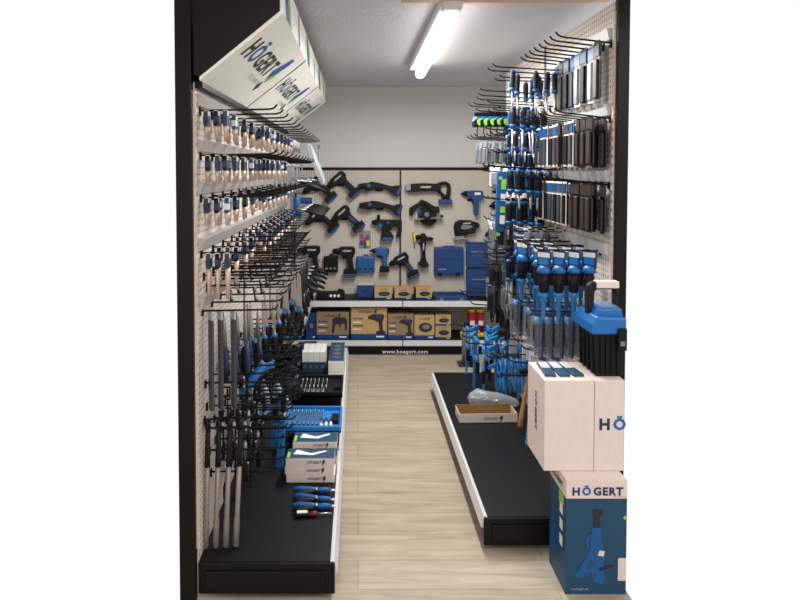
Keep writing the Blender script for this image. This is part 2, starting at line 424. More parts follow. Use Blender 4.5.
def bit_pack(bl, card_m, bit_m, hgt=.052, n=2, wdt=.045):
    """hang card with a strip of bits below; origin at the hook hole; faces +X"""
    def mk():
        t = thing('bit_pack', '', 'tool pack')
        m = MB(); m.prism([(-wdt/2, -hgt), (wdt/2, -hgt), (wdt/2, -.004), (wdt/2-.008, .006), (-wdt/2+.008, .006), (-wdt/2, -.004)], -.008, .008, 'x'); hc = m.build('header_card', card_m, t, .001, 1)
        MB().b2((-.0088, -wdt/2-.0008, -hgt+.012), (.0088, wdt/2-.014, -.016)).build('printed_label', INKN if card_m is not TEAL else STRIP, hc)
        MB().b2((-.0083, -.012, -.012), (.0083, .012, .009)).build('hang_tab', STRIP, hc)
        for k in range(n):
            y = (k-(n-1)/2)*wdt/(n+.3)
            MB().chain([((0, y, -hgt), .0085), ((0, y, -hgt-bl*.45), .0085), ((0, y, -hgt-bl*.5), .006), ((0, y, -hgt-bl), .0065)], 8).build('bit', bit_m, t)
        return t
    return Kind(mk)
BP_S = bit_pack(.05, DGREY, COPPER); BP_B = bit_pack(.05, BLACK, COPPER); BP_T = bit_pack(.05, TEAL, COPPER)
BP_L = bit_pack(.12, DGREY, COPPER); BP_LT = bit_pack(.12, BLACK, COPPER)
BP_C = bit_pack(.05, WHITE, CHROME, .03); BP_CL = bit_pack(.1, NAVY, CHROME, .03)

def wrench_kind(Ln, m):
    """combination wrench hanging by its ring; origin at ring top; flat on X"""
    def mk():
        t = thing('combination_wrench', '', 'wrench')
        b = MB(); r = Ln*.075
        # ring as polygon tube
        b.chain([((0, r*math.cos(a*PI/5), -r+r*math.sin(a*PI/5)), r*.32) for a in range(11)], 6, 0, False)
        b.prism([(-r*.38, -1.8*r), (r*.38, -1.8*r), (r*.32, -Ln+2.4*r), (-r*.32, -Ln+2.4*r)], -.003, .003, 'x')
        b.prism([(-r*.32, -Ln+2.5*r), (r*.32, -Ln+2.5*r), (1.15*r, -Ln+1.5*r), (1.0*r, -Ln), (.42*r, -Ln+.1*r), (.4*r, -Ln+1.2*r), (-.4*r, -Ln+1.2*r), (-.55*r, -Ln), (-1.1*r, -Ln+.3*r), (-1.15*r, -Ln+1.5*r)], -.004, .004, 'x')
        b.build('steel_body', m, t)
        return t
    return Kind(mk)
WR = wrench_kind(.15, CHROME); WR2 = wrench_kind(.2, STEEL); WRB = wrench_kind(.17, PLAS)

def blister(w_, h_, cardm, itemm, item='bar', d=.014, back=WHITE):
    """tall blister pack; origin at hook hole; faces X"""
    def mk():
        t = thing('blister_pack', '', 'tool pack')
        m = MB(); m.prism([(-w_/2, -h_), (w_/2, -h_), (w_/2, -.0), (w_/2-.006, .008), (-w_/2+.006, .008), (-w_/2, 0)], -.0015, .0015, 'x'); bc = m.build('backing_card', back, t)
        MB().b2((.0016, -w_/2+.001, -h_*.24), (.006, w_/2-.001, -.006)).build('header_label', cardm, bc); MB().b2((-.006, -w_/2+.001, -h_*.24), (-.0016, w_/2-.001, -.006)).build('header_label', cardm, bc)
        if item == 'bar':
            MB().box((d*.5, 0, -h_*.62), (d*.7, w_*.62, h_*.66)).build('blade', itemm, t, .002, 1)
            MB().box((-d*.5, 0, -h_*.62), (d*.7, w_*.62, h_*.66)).build('blade', itemm, t, .002, 1)
        else:
            for k in range(3):
                y = (k-1)*w_*.28; MB().chain([((0, y, -h_*.3), .006), ((0, y, -h_*.55), .006), ((0, y, -h_*.57), .004), ((0, y, -h_*.94), .004)], 8).build('bit', itemm, t)
        return t
    return Kind(mk)
BL_BR = blister(.07, .25, BLACK, BROWN, back=DGREY); BL_BK = blister(.07, .25, TEAL, PLAS, back=DGREY); BL_WB = blister(.07, .25, BLUE, STEEL, back=WHITE)
BL_NV = blister(.07, .25, NAVY, DGREY, back=NAVY)
BM_BR = blister(.065, .21, BROWN, BROWN, back=BLACK); BM_BK = blister(.065, .21, DGREY, PLAS, back=OFFW); BM_WB = blister(.065, .21, BLUE, DGREY, back=WHITE)
BS_SV = blister(.06, .13, MGREY, STEEL, back=MGREY); BS_BL = blister(.06, .12, BLUE, CHROME, 'bits', back=WHITE); BS_WH = blister(.07, .11, WHITE, MGREY, back=WHITE); BS_BK = blister(.06, .15, DGREY, PLAS, back=DGREY)
BS_CL = blister(.06, .13, WHITE, CHROME, 'bits', back=MGREY)

def driver(hl, hr, sl, flange=False, card=False):
    """screwdriver hanging handle up; origin at hook"""
    def mk():
        t = thing('screwdriver', '', 'screwdriver')
        h = MB(); h.chain([((0, 0, -.004), hr*.55), ((0, 0, -.012), hr*.95), ((0, 0, -hl*.35), hr), ((0, 0, -hl*.75), hr*.82), ((0, 0, -hl*.92), hr*.95), ((0, 0, -hl), hr*.6)], 10); g = h.build('grip', PLAS, t)
        MB().chain([((0, 0, .002), hr*.4), ((0, 0, -.002), hr*.7), ((0, 0, -.008), hr*.98), ((0, 0, -.011), hr*.9)], 10).build('end_cap', BLUE, g)
        c = MB(); c.chain([((0, 0, -hl*.86), hr*.9), ((0, 0, -hl*.9), hr*1.1), ((0, 0, -hl*1.0), hr*1.05), ((0, 0, -hl*1.05), hr*.5)], 10); c.build('collar', BLUE, t)
        MB().box((-hr*.93, 0, -hl*.45), (hr*.25, hr*.5, hl*.55)).build('grip_stripe', BLUE, g)
        MB().chain([((0, 0, -hl), hr*.28), ((0, 0, -hl-sl*.9), hr*.28), ((0, 0, -hl-sl), hr*.12)], 8).build('shaft', CHROME, t)
        return t
    return Kind(mk)
SD_M = driver(.105, .015, .12); SD_S = driver(.09, .014, .07); SD_L = driver(.115, .017, .16); SD_XL = driver(.125, .02, .09)

def big_handle():
    """carded tool with blue guard, black grip and blue pointed sheath"""
    t = thing('carded_chisel', '', 'chisel')
    c = MB(); c.prism([(-.035, -.07), (.035, -.07), (.035, 0), (.028, .012), (-.028, .012), (-.035, 0)], -.002, .002, 'x'); hc = c.build('hang_card', INKN, t)
    MB().b2((-.0032, -.03, -.022), (.0032, .03, .0)).build('printed_label', WHITE, hc)
    MB().box((0, 0, -.04), (.0065, .05, .03)).build('printed_picture', SKY, hc)
    MB().chain([((0, 0, -.06), .018), ((0, 0, -.072), .029), ((0, 0, -.088), .034), ((0, 0, -.094), .024)], 12, flat=.8).build('guard', LIDB, t)
    MB().chain([((0, 0, -.088), .019), ((0, 0, -.13), .026), ((0, 0, -.175), .022), ((0, 0, -.185), .016)], 10).build('grip', PLAS, t)
    MB().chain([((0, 0, -.18), .018), ((0, 0, -.195), .024), ((0, 0, -.21), .012), ((0, 0, -.29), .010), ((0, 0, -.315), .003)], 8).build('blade_sheath', SKY, t)
    return t
BIGH = Kind(big_handle)

def snips(blade=.12, hm=BLUE, gm=PLAS):
    def mk():
        t = thing('pliers', '', 'pliers')
        for s in (-1, 1):
            MB().chain([((0, 0, -.0), .004), ((0, s*.006, -blade*.5), .008), ((0, s*.008, -blade), .010)], 6).build('jaw', STEEL, t)
            MB().chain([((0, s*.008, -blade), .009), ((0, s*.022, -blade-.05), .011), ((0, s*.026, -blade-.10), .011), ((0, s*.018, -blade-.135), .008)], 8).build('grip', hm if s < 0 else gm, t)
        MB().cyl((-.012, 0, -blade), (.012, 0, -blade), .011, n=10).build('pivot', CHROME, t)
        return t
    return Kind(mk)
SNIP = snips(.15, INKN, PLAS); PLI = snips(.06, PLAS, RUBB)

def hand_saw():
    """saw hanging by blade tip, D handle down"""
    t = thing('hand_saw', '', 'saw')
    MB().prism([(-.025, 0), (.02, 0), (.045, -.20), (-.045, -.22)], -.001, .001, 'x').build('blade', SATIN, t)
    n = 14; o = MB()
    pts = [(.042*math.cos(2*PI*k/n), -.27+.065*math.sin(2*PI*k/n)) for k in range(n+1)]
    o.chain([((0, p[0], p[1]), .013) for p in pts], 8, 0, False); o.build('handle', PLAS, t)
    MB().chain([((0, -.03, -.205), .016), ((0, .0, -.212), .019), ((0, .032, -.2), .015)], 8).build('blade_clamp', SKY, t)
    return t
SAW = Kind(hand_saw)
def hatchet(gm=PLAS):
    t = thing('pointing_trowel', '', 'trowel')
    MB().prism([(-.012, .0), (.012, 0), (.03, -.1), (.016, -.16), (-.016, -.16), (-.03, -.1)], -.0015, .0015, 'x').build('blade', SATIN, t)
    MB().chain([((0, 0, -.14), .006), ((0, 0, -.19), .006)], 8).build('shank', COPPER, t)
    MB().chain([((0, 0, -.185), .012), ((0, 0, -.21), .019), ((0, 0, -.26), .022), ((0, 0, -.30), .019), ((0, 0, -.315), .01)], 10).build('grip', PLAS, t)
    MB().chain([((0, 0, -.176), .008), ((0, 0, -.19), .016), ((0, 0, -.198), .012)], 10).build('collar', SKY, t)
    return t
TROW = Kind(hatchet)

def long_level():
    """long saw blade in a toothed sleeve"""
    t = thing('saw_blade', '', 'saw blade')
    n = 22; h = .39; pts = [(-.022, 0), (.02, 0)]
    for k in range(n): pts += [(.026, -.01-k*h/n), (.018, -.01-(k+.6)*h/n)]
    pts += [(.01, -h-.01), (-.022, -h)]
    MB().prism(pts, -.004, .004, 'x').build('blade', CHROME, t)
    MB().b2((-.0055, -.0235, -h+.0), (.0055, .011, -.03)).build('sleeve', DGREY, t)
    return t
SBL = Kind(long_level)

def torque():
    t = thing('breaker_bar', '', 'wrench')
    MB().chain([((0, 0, .0), .012), ((0, 0, -.012), .019), ((0, 0, -.03), .019), ((0, 0, -.045), .011)], 10, flat=.7).build('ratchet_head', PLAS, t)
    MB().box((.016, 0, -.018), (.014, .013, .013)).build('square_drive', CHROME, t)
    MB().chain([((0, 0, -.04), .010), ((0, 0, -.15), .011), ((0, 0, -.19), .0125)], 10).build('neck', PLAS, t)
    MB().chain([((0, 0, -.185), .010), ((0, 0, -.40), .010), ((0, 0, -.405), .012), ((0, 0, -.515), .012), ((0, 0, -.52), .010)], 12).build('chrome_tube', WORN, t)
    return t
TORQ = Kind(torque)

def hexkeys():
    """set of dark keys on a hang clip"""
    t = thing('socket_rail', '', 'socket set')
    rl = MB().box((0, 0, -.06), (.008, .02, .13)).build('rail', PLAS, t)
    for k in range(5): MB().cyl((-.004, 0, -.012-k*.024), (.018, 0, -.012-k*.024), .0095, n=8).build('socket', DGREY if k % 3 else STEEL, t)
    return t
HEX = Kind(hexkeys)
def wrench_roll():
    t = thing('ratchet_handle', '', 'ratchet')
    MB().chain([((0, 0, 0), .008), ((0, 0, -.015), .014), ((0, 0, -.03), .014), ((0, 0, -.045), .006), ((0, 0, -.10), .006)], 8, flat=.6).build('chrome_head', CHROME, t)
    MB().chain([((0, 0, -.09), .008), ((0, 0, -.11), .012), ((0, 0, -.16), .012), ((0, 0, -.175), .007)], 8).build('grip', PLAS, t)
    return t
RAT = Kind(wrench_roll)

def pipe_wrench():
    t = thing('pipe_wrench', '', 'wrench')
    MB().prism([(-.018, -.34), (.018, -.34), (.022, -.32), (.014, -.1), (.024, -.07), (-.012, -.07), (-.016, -.1)], -.011, .011, 'x').build('handle', SKY, t, .003)
    MB().prism([(-.01, -.075), (.012, -.075), (.014, .0), (.05, .0), (.05, -.02), (.036, -.03), (.034, .02), (-.01, .02)], -.008, .008, 'x').build('hook_jaw', PLAS, t)
    MB().cyl((0, .0, -.085), (0, .0, -.065), .022, n=12).build('adjusting_nut', CHROME, t)
    return t
PIPE = Kind(pipe_wrench)

def fclamp():
    """blue bar clamp hanging by its fixed arm; arms along -X"""
    t = thing('bar_clamp', '', 'clamp')
    MB().b2((-.008, -.006, -.36), (.008, .006, .01)).build('bar', SKY, t)
    MB().prism([(-.085, .0), (.012, .014), (.012, -.022), (-.06, -.02), (-.07, -.03), (-.09, -.03)], -.009, .009, 'y').build('fixed_arm', SKY, t, .002)
    MB().prism([(.014, -.12), (.014, -.155), (-.06, -.15), (-.095, -.152), (-.095, -.13), (-.05, -.125)], -.009, .009, 'y').build('sliding_arm', SKY, t, .002)
    MB().cyl((-.08, 0, -.15), (-.08, 0, -.035), .005, n=8).build('spindle', CHROME, t)
    MB().chain([((-.08, 0, -.15), .009), ((-.08, 0, -.165), .014), ((-.08, 0, -.23), .013), ((-.08, 0, -.24), .008)], 8).build('grip', PLAS, t)
    return t
FCL = Kind(fclamp)
def spring_clamp():
    t = thing('spring_clamp', '', 'clamp')
    for s in (-1, 1):
        MB().chain([((0, s*.006, 0), .006), ((0, s*.03, -.035), .008), ((0, s*.008, -.07), .009), ((0, -s*.03, -.13), .010), ((0, -s*.026, -.15), .007)], 8).build('arm', SKY, t)
    MB().cyl((-.012, 0, -.072), (.012, 0, -.072), .009, n=8).build('pivot', PLAS, t)
    return t
SPC = Kind(spring_clamp)

def tape():
    t = thing('tape_measure', '', 'tape measure')
    MB().prism([(-.03, -.055), (.026, -.055), (.034, -.04), (.03, -.008), (.014, .004), (-.02, .004), (-.034, -.012)], -.016, .016, 'y').build('case', BLUE, t, .004)
    MB().cyl((.0, -.0185, -.027), (0, .0185, -.027), .021, n=16).build('side_disc', LIME, t)
    MB().prism([(-.036, -.058), (-.01, -.058), (-.012, -.03), (-.03, -.014), (-.037, -.02)], -.0175, .0175, 'y').build('rubber_nose', PLAS, t)
    MB().b2((-.028, -.004, .004), (.022, .004, .03)).build('hang_tab', PLAS, t)
    MB().tube([(-.01, 0, -.056), (-.012, 0, -.09), (-.004, 0, -.118), (.004, 0, -.10)], .0035, 6).build('wrist_strap', PLAS, t)
    return t
TAPE = Kind(tape)
# ================================================================== goods on the left gondola
ROWN = ['top', 'second', 'third', 'fourth', 'fifth']
def side_label(desc, i, row, side):
    return f'{desc} on the {ORD[i]} hook from the camera, {row} hook row of the {side} wall'
rowsL = [1.884, 1.711, 1.547, 1.33]
for ri, z in enumerate(rowsL):
    for i in range(15):
        y = 2.49 + i*.2
        HK30.put((LX+.002, y, z), (0, 0, 0), f'black peg hook, {ORD[i]} from the camera, {ROWN[ri]} row of the left wall', f'hooks in the {ROWN[ri]} row of the left wall')
        n = 3
        for k in range(n):
            dx = .03+k*(.036 if i < 4 else .05)+random.uniform(-.004, .004)
            loc = (LX+dx, y+.004, z-.009+.02*dx)
            posn = ['inner one', 'middle one', 'outer one'][k]
            if ri == 3:
                kd, d = ((BP_L, BP_LT)[(i+k) % 2], 'long copper bits under dark card') if i < 11 else (BP_CL, 'clear pack of steel bits')
            elif i < (10 if ri else 12):
                kd = (BP_S, BP_B, BP_S, BP_B, BP_T)[(i*2+k+ri) % 5]
                d = 'copper bits under a dark card'
            elif ri == 1: kd, d = WR, 'chrome wrench'
            else: kd, d = BP_C, 'steel bits under a white card'
            kd.put(loc, (0, 0, random.uniform(-.12, .12)), f'{d}, {posn} on {ORD[i]} hook, {ROWN[ri]} row, left wall', f'packs in the {ROWN[ri]} row of the left wall')
# wrenches in front of the far hooks of the two upper rows
for i in range(9):
    WR.put((LX+.11+.018*(i % 5), 3.95+i*.15, 1.70), (0, 0, .5), f'chrome wrench hanging outward on far hooks of second row, {ORD[i]} from camera, left wall', 'wrenches hanging at the far end of the left wall')
# dark snips and pliers with jaws towards the aisle at the far end of the third row
for i in range(6):
    y = 4.2+i*.2
    PLI.put((LX+.18+.02*(i % 3), y, 1.60), (0, R(-70+6*(i % 3)), 0), f'dark pliers over the hooks at far left, {ORD[i]} from camera in third row', 'dark pliers at the far end of the left wall')
for i in range(5):
    y = 4.3+i*.2
    PLI.put((LX+.20, y, 1.40), (0, R(-75), 0), f'dark pliers over the hooks at far left, {ORD[i]} from camera in fourth row', 'dark pliers at the far end of the left wall')
# rolled bag, blue driver and small bit set hanging at the far end
t = thing('sealed_bag', 'long pale plastic sleeve hanging aslant from the far top hooks at left', 'bag', (LX+.24, 4.85, 1.86), (0, R(-20), 0))
MB().chain([((0, 0, .0), .012), ((0, 0, -.03), .04), ((0, 0, -.2), .05), ((0, 0, -.30), .044), ((0, 0, -.33), .03)], 10, flat=.6).build('sleeve', BAG, t)
MB().chain([((0, 0, -.02), .008), ((0, 0, -.31), .010)], 8).build('cutter_blade', STEEL, t)
t = thing('blue_file_handle', 'plain blue handle hanging upright at far end of left wall', 'handle', (-.46, 4.75, 1.46), (0, R(-8), 0))
MB().chain([((0, 0, .0), .016), ((0, 0, -.02), .026), ((0, 0, -.14), .024), ((0, 0, -.155), .014)], 10).build('grip', BLUE, t)
MB().chain([((0, 0, .0), .008), ((0, 0, .03), .008)], 8).build('neck', PLAS, t)
t = thing('bit_set', 'small clear box of dark blue bits hanging at far end of left wall', 'bit set', (-.405, 4.9, 1.46))
MB().b2((-.045, -.008, -.075), (.06, .01, .0)).build('case', CLEAR, t, .003)
MB().b2((-.04, -.012, -.06), (.055, -.008, -.012)).build('bit_tray', INKN, t)
for k in range(5): MB().cyl((-.032+k*.02, -.012, -.058), (-.032+k*.02, -.012, -.02), .006, n=6).build('bit', BLUE, t)
HK30.put((LX+.002, 4.9, 1.475), (0, 0, 0), 'black wire hook holding the small clear bit set at left', 'hooks in the third row of the left wall')

# fifth row: saw blades, shears, trowels and saws, with a dense fan of hooks above
z = 1.10
for i in range(11):
    y = 2.50+i*.165
    HK30.put((LX+.002, y, z), (0, 0, 0), f'black peg hook, {ORD[i]} from the camera, fifth row of the left wall', 'hooks in the fifth row of the left wall')
    HK30.put((LX+.002, y+.08, z+.085), (0, 0, 0), f'black peg hook, {ORD[i]} from the camera, just above the saws at left', 'hooks just above the saws on the left wall')
    for q in range(2):
        HK30.put((LX+.002, y+.03+.08*q, z+.135), (0, 0, 0), f'black peg hook, {ORD[2*i+q]} from the camera, second row above the saws at left', 'hooks in the second row above the saws')
    for k in range(2):
        HEX.put((LX+.09+k*.1, y+.08, z+.08), (0, R(-8), .3), f'dark socket rail, {["inner", "outer"][k]} on {ORD[i]} hook just above the saws', 'dark socket rails just above the saws', (.6, .8, .5))
for i, (x, y) in enumerate(((-.585, 2.52), (-.55, 2.53), (-.50, 2.54))):
    SBL.put((x, y, 1.09), (0, 0, R(32)), f'long toothed saw blade nearest the camera at left, {ORD[i]} from the panel', 'toothed saw blades')
for i, (x, y) in enumerate(((-.57, 2.70), (-.53, 2.72), (-.49, 2.76), (-.54, 2.84), (-.50, 2.88), (-.46, 2.92))):
    SNIP.put((x, y, 1.05 - .03*(i % 2)), (0, 0, R(35)), f'tin snips with black and blue grips, {ORD[i]} from the saw blades at left', 'tin snips in the fifth row')
for i, (x, y) in enumerate(((-.53, 3.12), (-.475, 3.16), (-.43, 3.20), (-.50, 3.40), (-.44, 3.46))):
    TROW.put((x, y, 1.01), (0, R(-3), R(25)), f'trowel with black oval grip hanging blade up, {ORD[i]} from the snips', 'trowels hanging blade up')
for i, (x, y) in enumerate(((-.42, 3.7), (-.35, 3.76), (-.40, 3.95))):
    SAW.put((x, y, 1.04), (0, 0, R(30)), f'hand saw with black loop handle, {ORD[i]} past the trowels at left', 'hand saws at left')
t = thing('pipe_cutter', 'bright blue pipe cutter hanging aslant below the trowels', 'cutter', (-.43, 2.80, .775), (0, R(38), 0))
MB().chain([((0, 0, .02), .02), ((0, 0, -.02), .024), ((0, 0, -.13), .022), ((0, 0, -.15), .014)], 10, flat=.8).build('handle', SKY, t)
MB().prism([(-.02, .0), (.018, .0), (.04, .045), (.02, .06), (-.0, .03), (-.02, .035)], -.012, .012, 'y').build('jaw', SKY, t, .004)
MB().cyl((0, -.016, .02), (0, .016, .02), .01, n=10).build('pivot', CHROME, t)
HK30.put((LX+.002, 2.80, .83), (0, 0, 0), 'black wire hook holding the bright blue pipe cutter')
# dark long tools hanging beyond the trowels
for i in range(4):
    t = thing('flat_file', f'long black sheathed tool hanging beyond the trowels, {ORD[i]} from camera', 'tool', (-.36+.0*i, 4.05+i*.14, 1.02), (0, R(4), 0), 'long black sheathed tools at left')
    MB().chain([((0, 0, 0), .018), ((0, 0, -.03), .03), ((0, 0, -.28), .036), ((0, 0, -.36), .016)], 8, flat=.5).build('sheath', RUBB, t)
    MB().chain([((0, 0, .0), .008), ((0, 0, .05), .009)], 8).build('loop', STEEL, t)
# lower fan of hooks with socket rails and ratchets
for ri, (z, n) in enumerate(((.80, 11), (.70, 11), (.60, 11), (.50, 9), (.40, 6))):
    for i in range(n):
        y = 2.54+i*.11+ri*.02
        rn = ['first', 'second', 'third', 'fourth', 'fifth'][ri]
        HK30.put((LX+.002, y, z), (0, 0, 0), f'black hook, {ORD[i]} from the camera, {rn} row down of low left hook fan', 'hooks of the low fan on the left wall')
        if i == 0: continue
        for k in range(3):
            (HEX, RAT, HEX, WRB)[(i+ri+2*k+(k == 2)) % 4].put((LX+.04+.045*k, y+.006, z-.012), (0, 0, random.uniform(-.3, .3)),
                f'dark hand tool, {["inner", "middle", "outer"][k]} on {ORD[i]} hook, {rn} row of low left fan', 'dark hand tools on the low hook fan')
for i in range(4):
    x = LX+.022+.043*i
    TORQ.put((x, 2.50+.004*i, .668-.0*i), (0, R(1.6+.4*i), 0), f'long satin breaker bar hanging at near end of left wall, {ORD[i]} from the panel', 'satin breaker bars')
HK20.put((LX+.002, 2.52, .66), (0, 0, 0), 'black wire hook holding the satin breaker bars')
for i, (px, py, y) in enumerate(((284, 399, 3.25), (276, 405, 3.45), (290, 394, 3.75))):
    x, z = aty(px, py, y)
    PIPE.put((x, y, z), (0, R(8), R(70)), ['bright blue pipe wrench hanging over the stacked white cartons', 'bright blue pipe wrench nearer the panel, behind the low hook fan', 'bright blue pipe wrench hanging over the blue tray'][i], 'blue pipe wrenches')
    HK30.put((LX+.002, y, z+.025), (0, 0, 0), ['black hook of the pipe wrench over the white cartons', 'black hook of the pipe wrench nearer the panel', 'black hook of the pipe wrench over the blue tray'][i])
x, z = aty(300, 393, 3.35)
PIPE.put((x, 3.35, z), (0, R(62), R(0)), 'bright blue pipe wrench lying slanted across the low hook fan', 'blue pipe wrenches')
for i, (px, py, y) in enumerate(((265, 385, 3.3), (278, 382, 3.55))):
    x, z = aty(px, py, y)
    t = thing('parts_bag', f'crumpled clear bag with blue tool inside, {ORD[i]} from the trowels', 'bag', (x, y, z), (0, 0, .4), 'clear bags below the trowels')
    MB().chain([((0, 0, .0), .01), ((0, 0, -.03), .045), ((0, .01, -.08), .06), ((0, -.01, -.13), .05), ((0, 0, -.15), .012)], 9, flat=.45).build('clear_bag', BAG, t)
    MB().chain([((0, -.02, -.03), .012), ((0, .02, -.13), .014)], 8).build('blue_tool', SKY, t)
# ------------------------------------------------------------------ small shelf at the far end
sh = thing('wall_shelf', 'short shelf with pale front edge at far end of left gondola', 'shelf', (LX, 4.3, .64))
MB().b2((0, 0, -.015), (.25, 1.0, .0)).build('shelf_board', DECK, sh); MB().b2((0, -.012, -.028), (.25, 0, .008)).build('edge_strip', RAIL, sh); MB().b2((.25, -.0, -.028), (.262, 1.0, .008)).build('edge_strip', RAIL, sh)
for i in range(12):
    x = LX+.04+.05*(i % 4); y = 4.36+.2*(i//4)
    t = thing('socket', f'steel socket on short far shelf, {ORD[i % 4]} from panel, {ORD[i//4]} row', 'socket', (x, y, .64), group='sockets on the short far shelf')
    MB().cyl((0, 0, 0), (0, 0, .05+.015*(i % 3)), .018, .016, 12).build('barrel', CHROME if i % 3 else STEEL, t); MB().cyl((0, 0, .05+.015*(i % 3)), (0, 0, .055+.015*(i % 3)), .011, n=6).build('drive_hole', PLAS, t)
for i in range(8):
    SD_S.put((LX+.06+.05*(i % 4), 4.35+.3*(i//4), .60), (0, 0, 0), f'small blue and black driver hanging under short far shelf, {ORD[i % 4]} from panel, {["near", "far"][i//4]} row', 'drivers under the short far shelf')
# spiky dark tools on hooks above it
for i in range(7):
    y = 4.2+i*.17
    HK30.put((LX+.002, y, .90), (0, 0, 0), f'black wire hook, {ORD[i]} from the camera in row above the short far shelf', 'hooks above the short far shelf')
    for k in range(3):
        (RAT, WRB, PLI)[(i+k) % 3].put((LX+.10+.07*k, y, .885), (0, R(-12), 0), f'dark tool, {ORD[k]} from panel on {ORD[i]} hook above the short far shelf', 'dark tools above the short far shelf')
for i in range(5):
    y = 4.35+i*.2
    PLI.put((LX+.20, y, .90), (0, R(-62), R(10)), f'black long tool lying outward above far shelf, {ORD[i]} from camera', 'black tools jutting out at the far left')
# ------------------------------------------------------------------ goods on the left base deck
def flat_carton(name, label, x, y, w_, d_, h_, z, rz=0, side=OFFW, top=OFFW, logo=True, group=None, pic=None):
    t = thing(name, label, 'box', (x, y, z), (0, 0, rz), group)
    m = MB(); m.box((0, 0, h_/2), (w_, d_, h_), 0); m.m[-5] = 1
    m.m[1] = 1
    m.build('carton', [side, top], t, .002)
    if logo: put_text(LOGOS, (0.03, -d_/2-.0012, h_*.5), FRONT, h_*.42, t, 'logo')
    if pic:
        q = MB(); q.prism([(-w_*.36, -d_*.1), (w_*.05, -d_*.2), (w_*.34, d_*.22), (w_*.3, d_*.3), (w_*.0, .0), (-w_*.3, .04)], h_+.0004, h_+.0012, 'z'); q.build('printed_picture', WHITE, t)
        MB().b2((-w_*.48, -d_*.42, h_+.0003), (-w_*.42, d_*.1, h_+.001)).build('printed_corner', LIME, t)
    return t
x0, y0 = atz(275, 483, DK); x1, _ = atz(334, 483, DK)
cw = x1-x0-.05; cx = (x0+.05+x1)/2
for k in range(3):
    flat_carton('flat_carton', ['bottom white carton of the front stack beside blue handled cutters', 'middle white carton of the front stack', 'top white carton of the front stack, blue upper face'][k],
                cx+(.004, -.003, .002)[k], y0+.055, cw, .108, .0395, DK+.001+k*.040, (0, .01, -.01)[k], OFFW, TEAL if k == 2 else OFFW, True, 'front stack of flat cartons', pic=(k == 2))
for k in range(4):
    flat_carton('flat_carton', ['bottom flat carton of the rear stack', 'second flat carton of the rear stack', 'third flat carton of the rear stack, blue edged', 'top flat carton of the rear stack below the blue tray'][k],
                cx+.012+(.0, .005, -.004, .004)[k], y0+.115+(.08, .08, .05, .09)[k], cw*.95, .125, .0345, DK+.001+k*.035, (0, -.012, .01, 0)[k], (OFFW, OFFW, TEAL, OFFW)[k], TEAL, k != 2, 'rear stack of flat cartons', pic=(k >= 2))
# cutters lying in front of the stack
for i, (py, s, d) in enumerate(((491, 1, 'farthest blue and black snips lying near the carton stack'), (499, -1, 'second blue and black snips lying in front of the carton stack'), (507, 1, 'nearest blue and black snips lying on the base deck'))):
    x, y = atz(312, py, DK+.015)
    t = thing('aviation_snips', d, 'snips', (x, y, DK+.016), (0, 0, R(4*s)), 'blue snips on the base deck')
    for q in (-1, 1):
        MB().chain([((-.085, q*.022, 0), .009), ((-.05, q*.022, 0), .013), ((-.0, q*.012, 0), .012), ((.02, q*.006, 0), .009)], 8).build('grip', BLUE if q > 0 else PLAS, t)
    MB().chain([((.015, 0, 0), .012), ((.05, 0, 0), .015), ((.08, 0, 0), .012), ((.09, 0, 0), .006)], 8, flat=.7).build('blade_head', BLUE, t)
    MB().chain([((.085, 0, 0), .006), ((.108, 0, 0), .004)], 6).build('blade_tip', WHITE, t)
    MB().cyl((.02, 0, -.014), (.02, 0, .014), .008, n=8).build('pivot', CHROME, t)
x, y = atz(312, 514, DK+.012)
t = thing('small_driver', 'small tester with white label and dark red collar nearest on base deck', 'tool', (x, y, DK+.013), (0, 0, R(5)))
MB().chain([((-.075, 0, 0), .008), ((-.07, 0, 0), .012), ((-.015, 0, 0), .012), ((-.01, 0, 0), .009)], 10).build('grip', PLAS, t)
MB().b2((-.065, -.009, .009), (-.02, .009, .0125)).build('label', WHITE, t)
MB().chain([((-.012, 0, 0), .010), ((.012, 0, 0), .012), ((.025, 0, 0), .008)], 10).build('collar', mat('dark_red_plastic', '#5b1524', .4), t)
MB().chain([((.02, 0, 0), .004), ((.085, 0, 0), .004)], 8).build('shaft', CHROME, t)
# open blue wrench tray
xa, ya = atz(284, 434, .30); xb, _ = atz(343, 434, .30); _, yb = atz(300, 404, .27)
def tray(name, label, x, y, w_, d_, z, m, nw, rot=0, wm=CHROME, tilt=0):
    t = thing(name, label, 'tool tray', (x, y, z), (R(tilt), 0, rot))
    b = MB(); b.b2((-w_/2, -d_/2, 0), (w_/2, d_/2, .012)); b.build('tray_floor', m, t)
    MB().frame((-w_/2, -d_/2), (w_/2, d_/2), .012, .0, .035, 'z').build('tray_rim', m, t, .003)
    for k in range(nw-1):
        xx = -w_/2+.02+(k+1)*(w_*.62)/nw
        MB().b2((xx-.003, -d_*.42, .012), (xx+.003, d_*.42, .026)).build('divider', m, t)
    MB().b2((w_*.32, -d_*.2, .012), (w_*.44, d_*.15, .032)).build('latch_recess', PLAS, t)
    return t
TW, TD = xb-xa, .30
tz0 = .272
trx, trY = atz(314, 418, tz0+.03)
tr = tray('wrench_tray', 'open bright blue tray of wrenches behind the stacked white cartons', trx, trY+.02, TW, .30, tz0, SKY, 8)
for k in range(8):
    xx = trx-TW/2+.02+(k+.5)*(TW*.62)/8
    t = thing('combination_wrench', f'chrome wrench in the bright blue tray, {ORD[k]} from the left', 'wrench', (xx, trY+.02+.11, tz0+.017), (R(-90), 0, 0), 'wrenches in the bright blue tray')
    ob('steel_body', WR2.root.children[0].data if WR2.root else WR2.put((LX+.3, 5.2, 1.86), (0, 0, .4), 'large grey wrench on the far top hook at left').children[0].data, t)
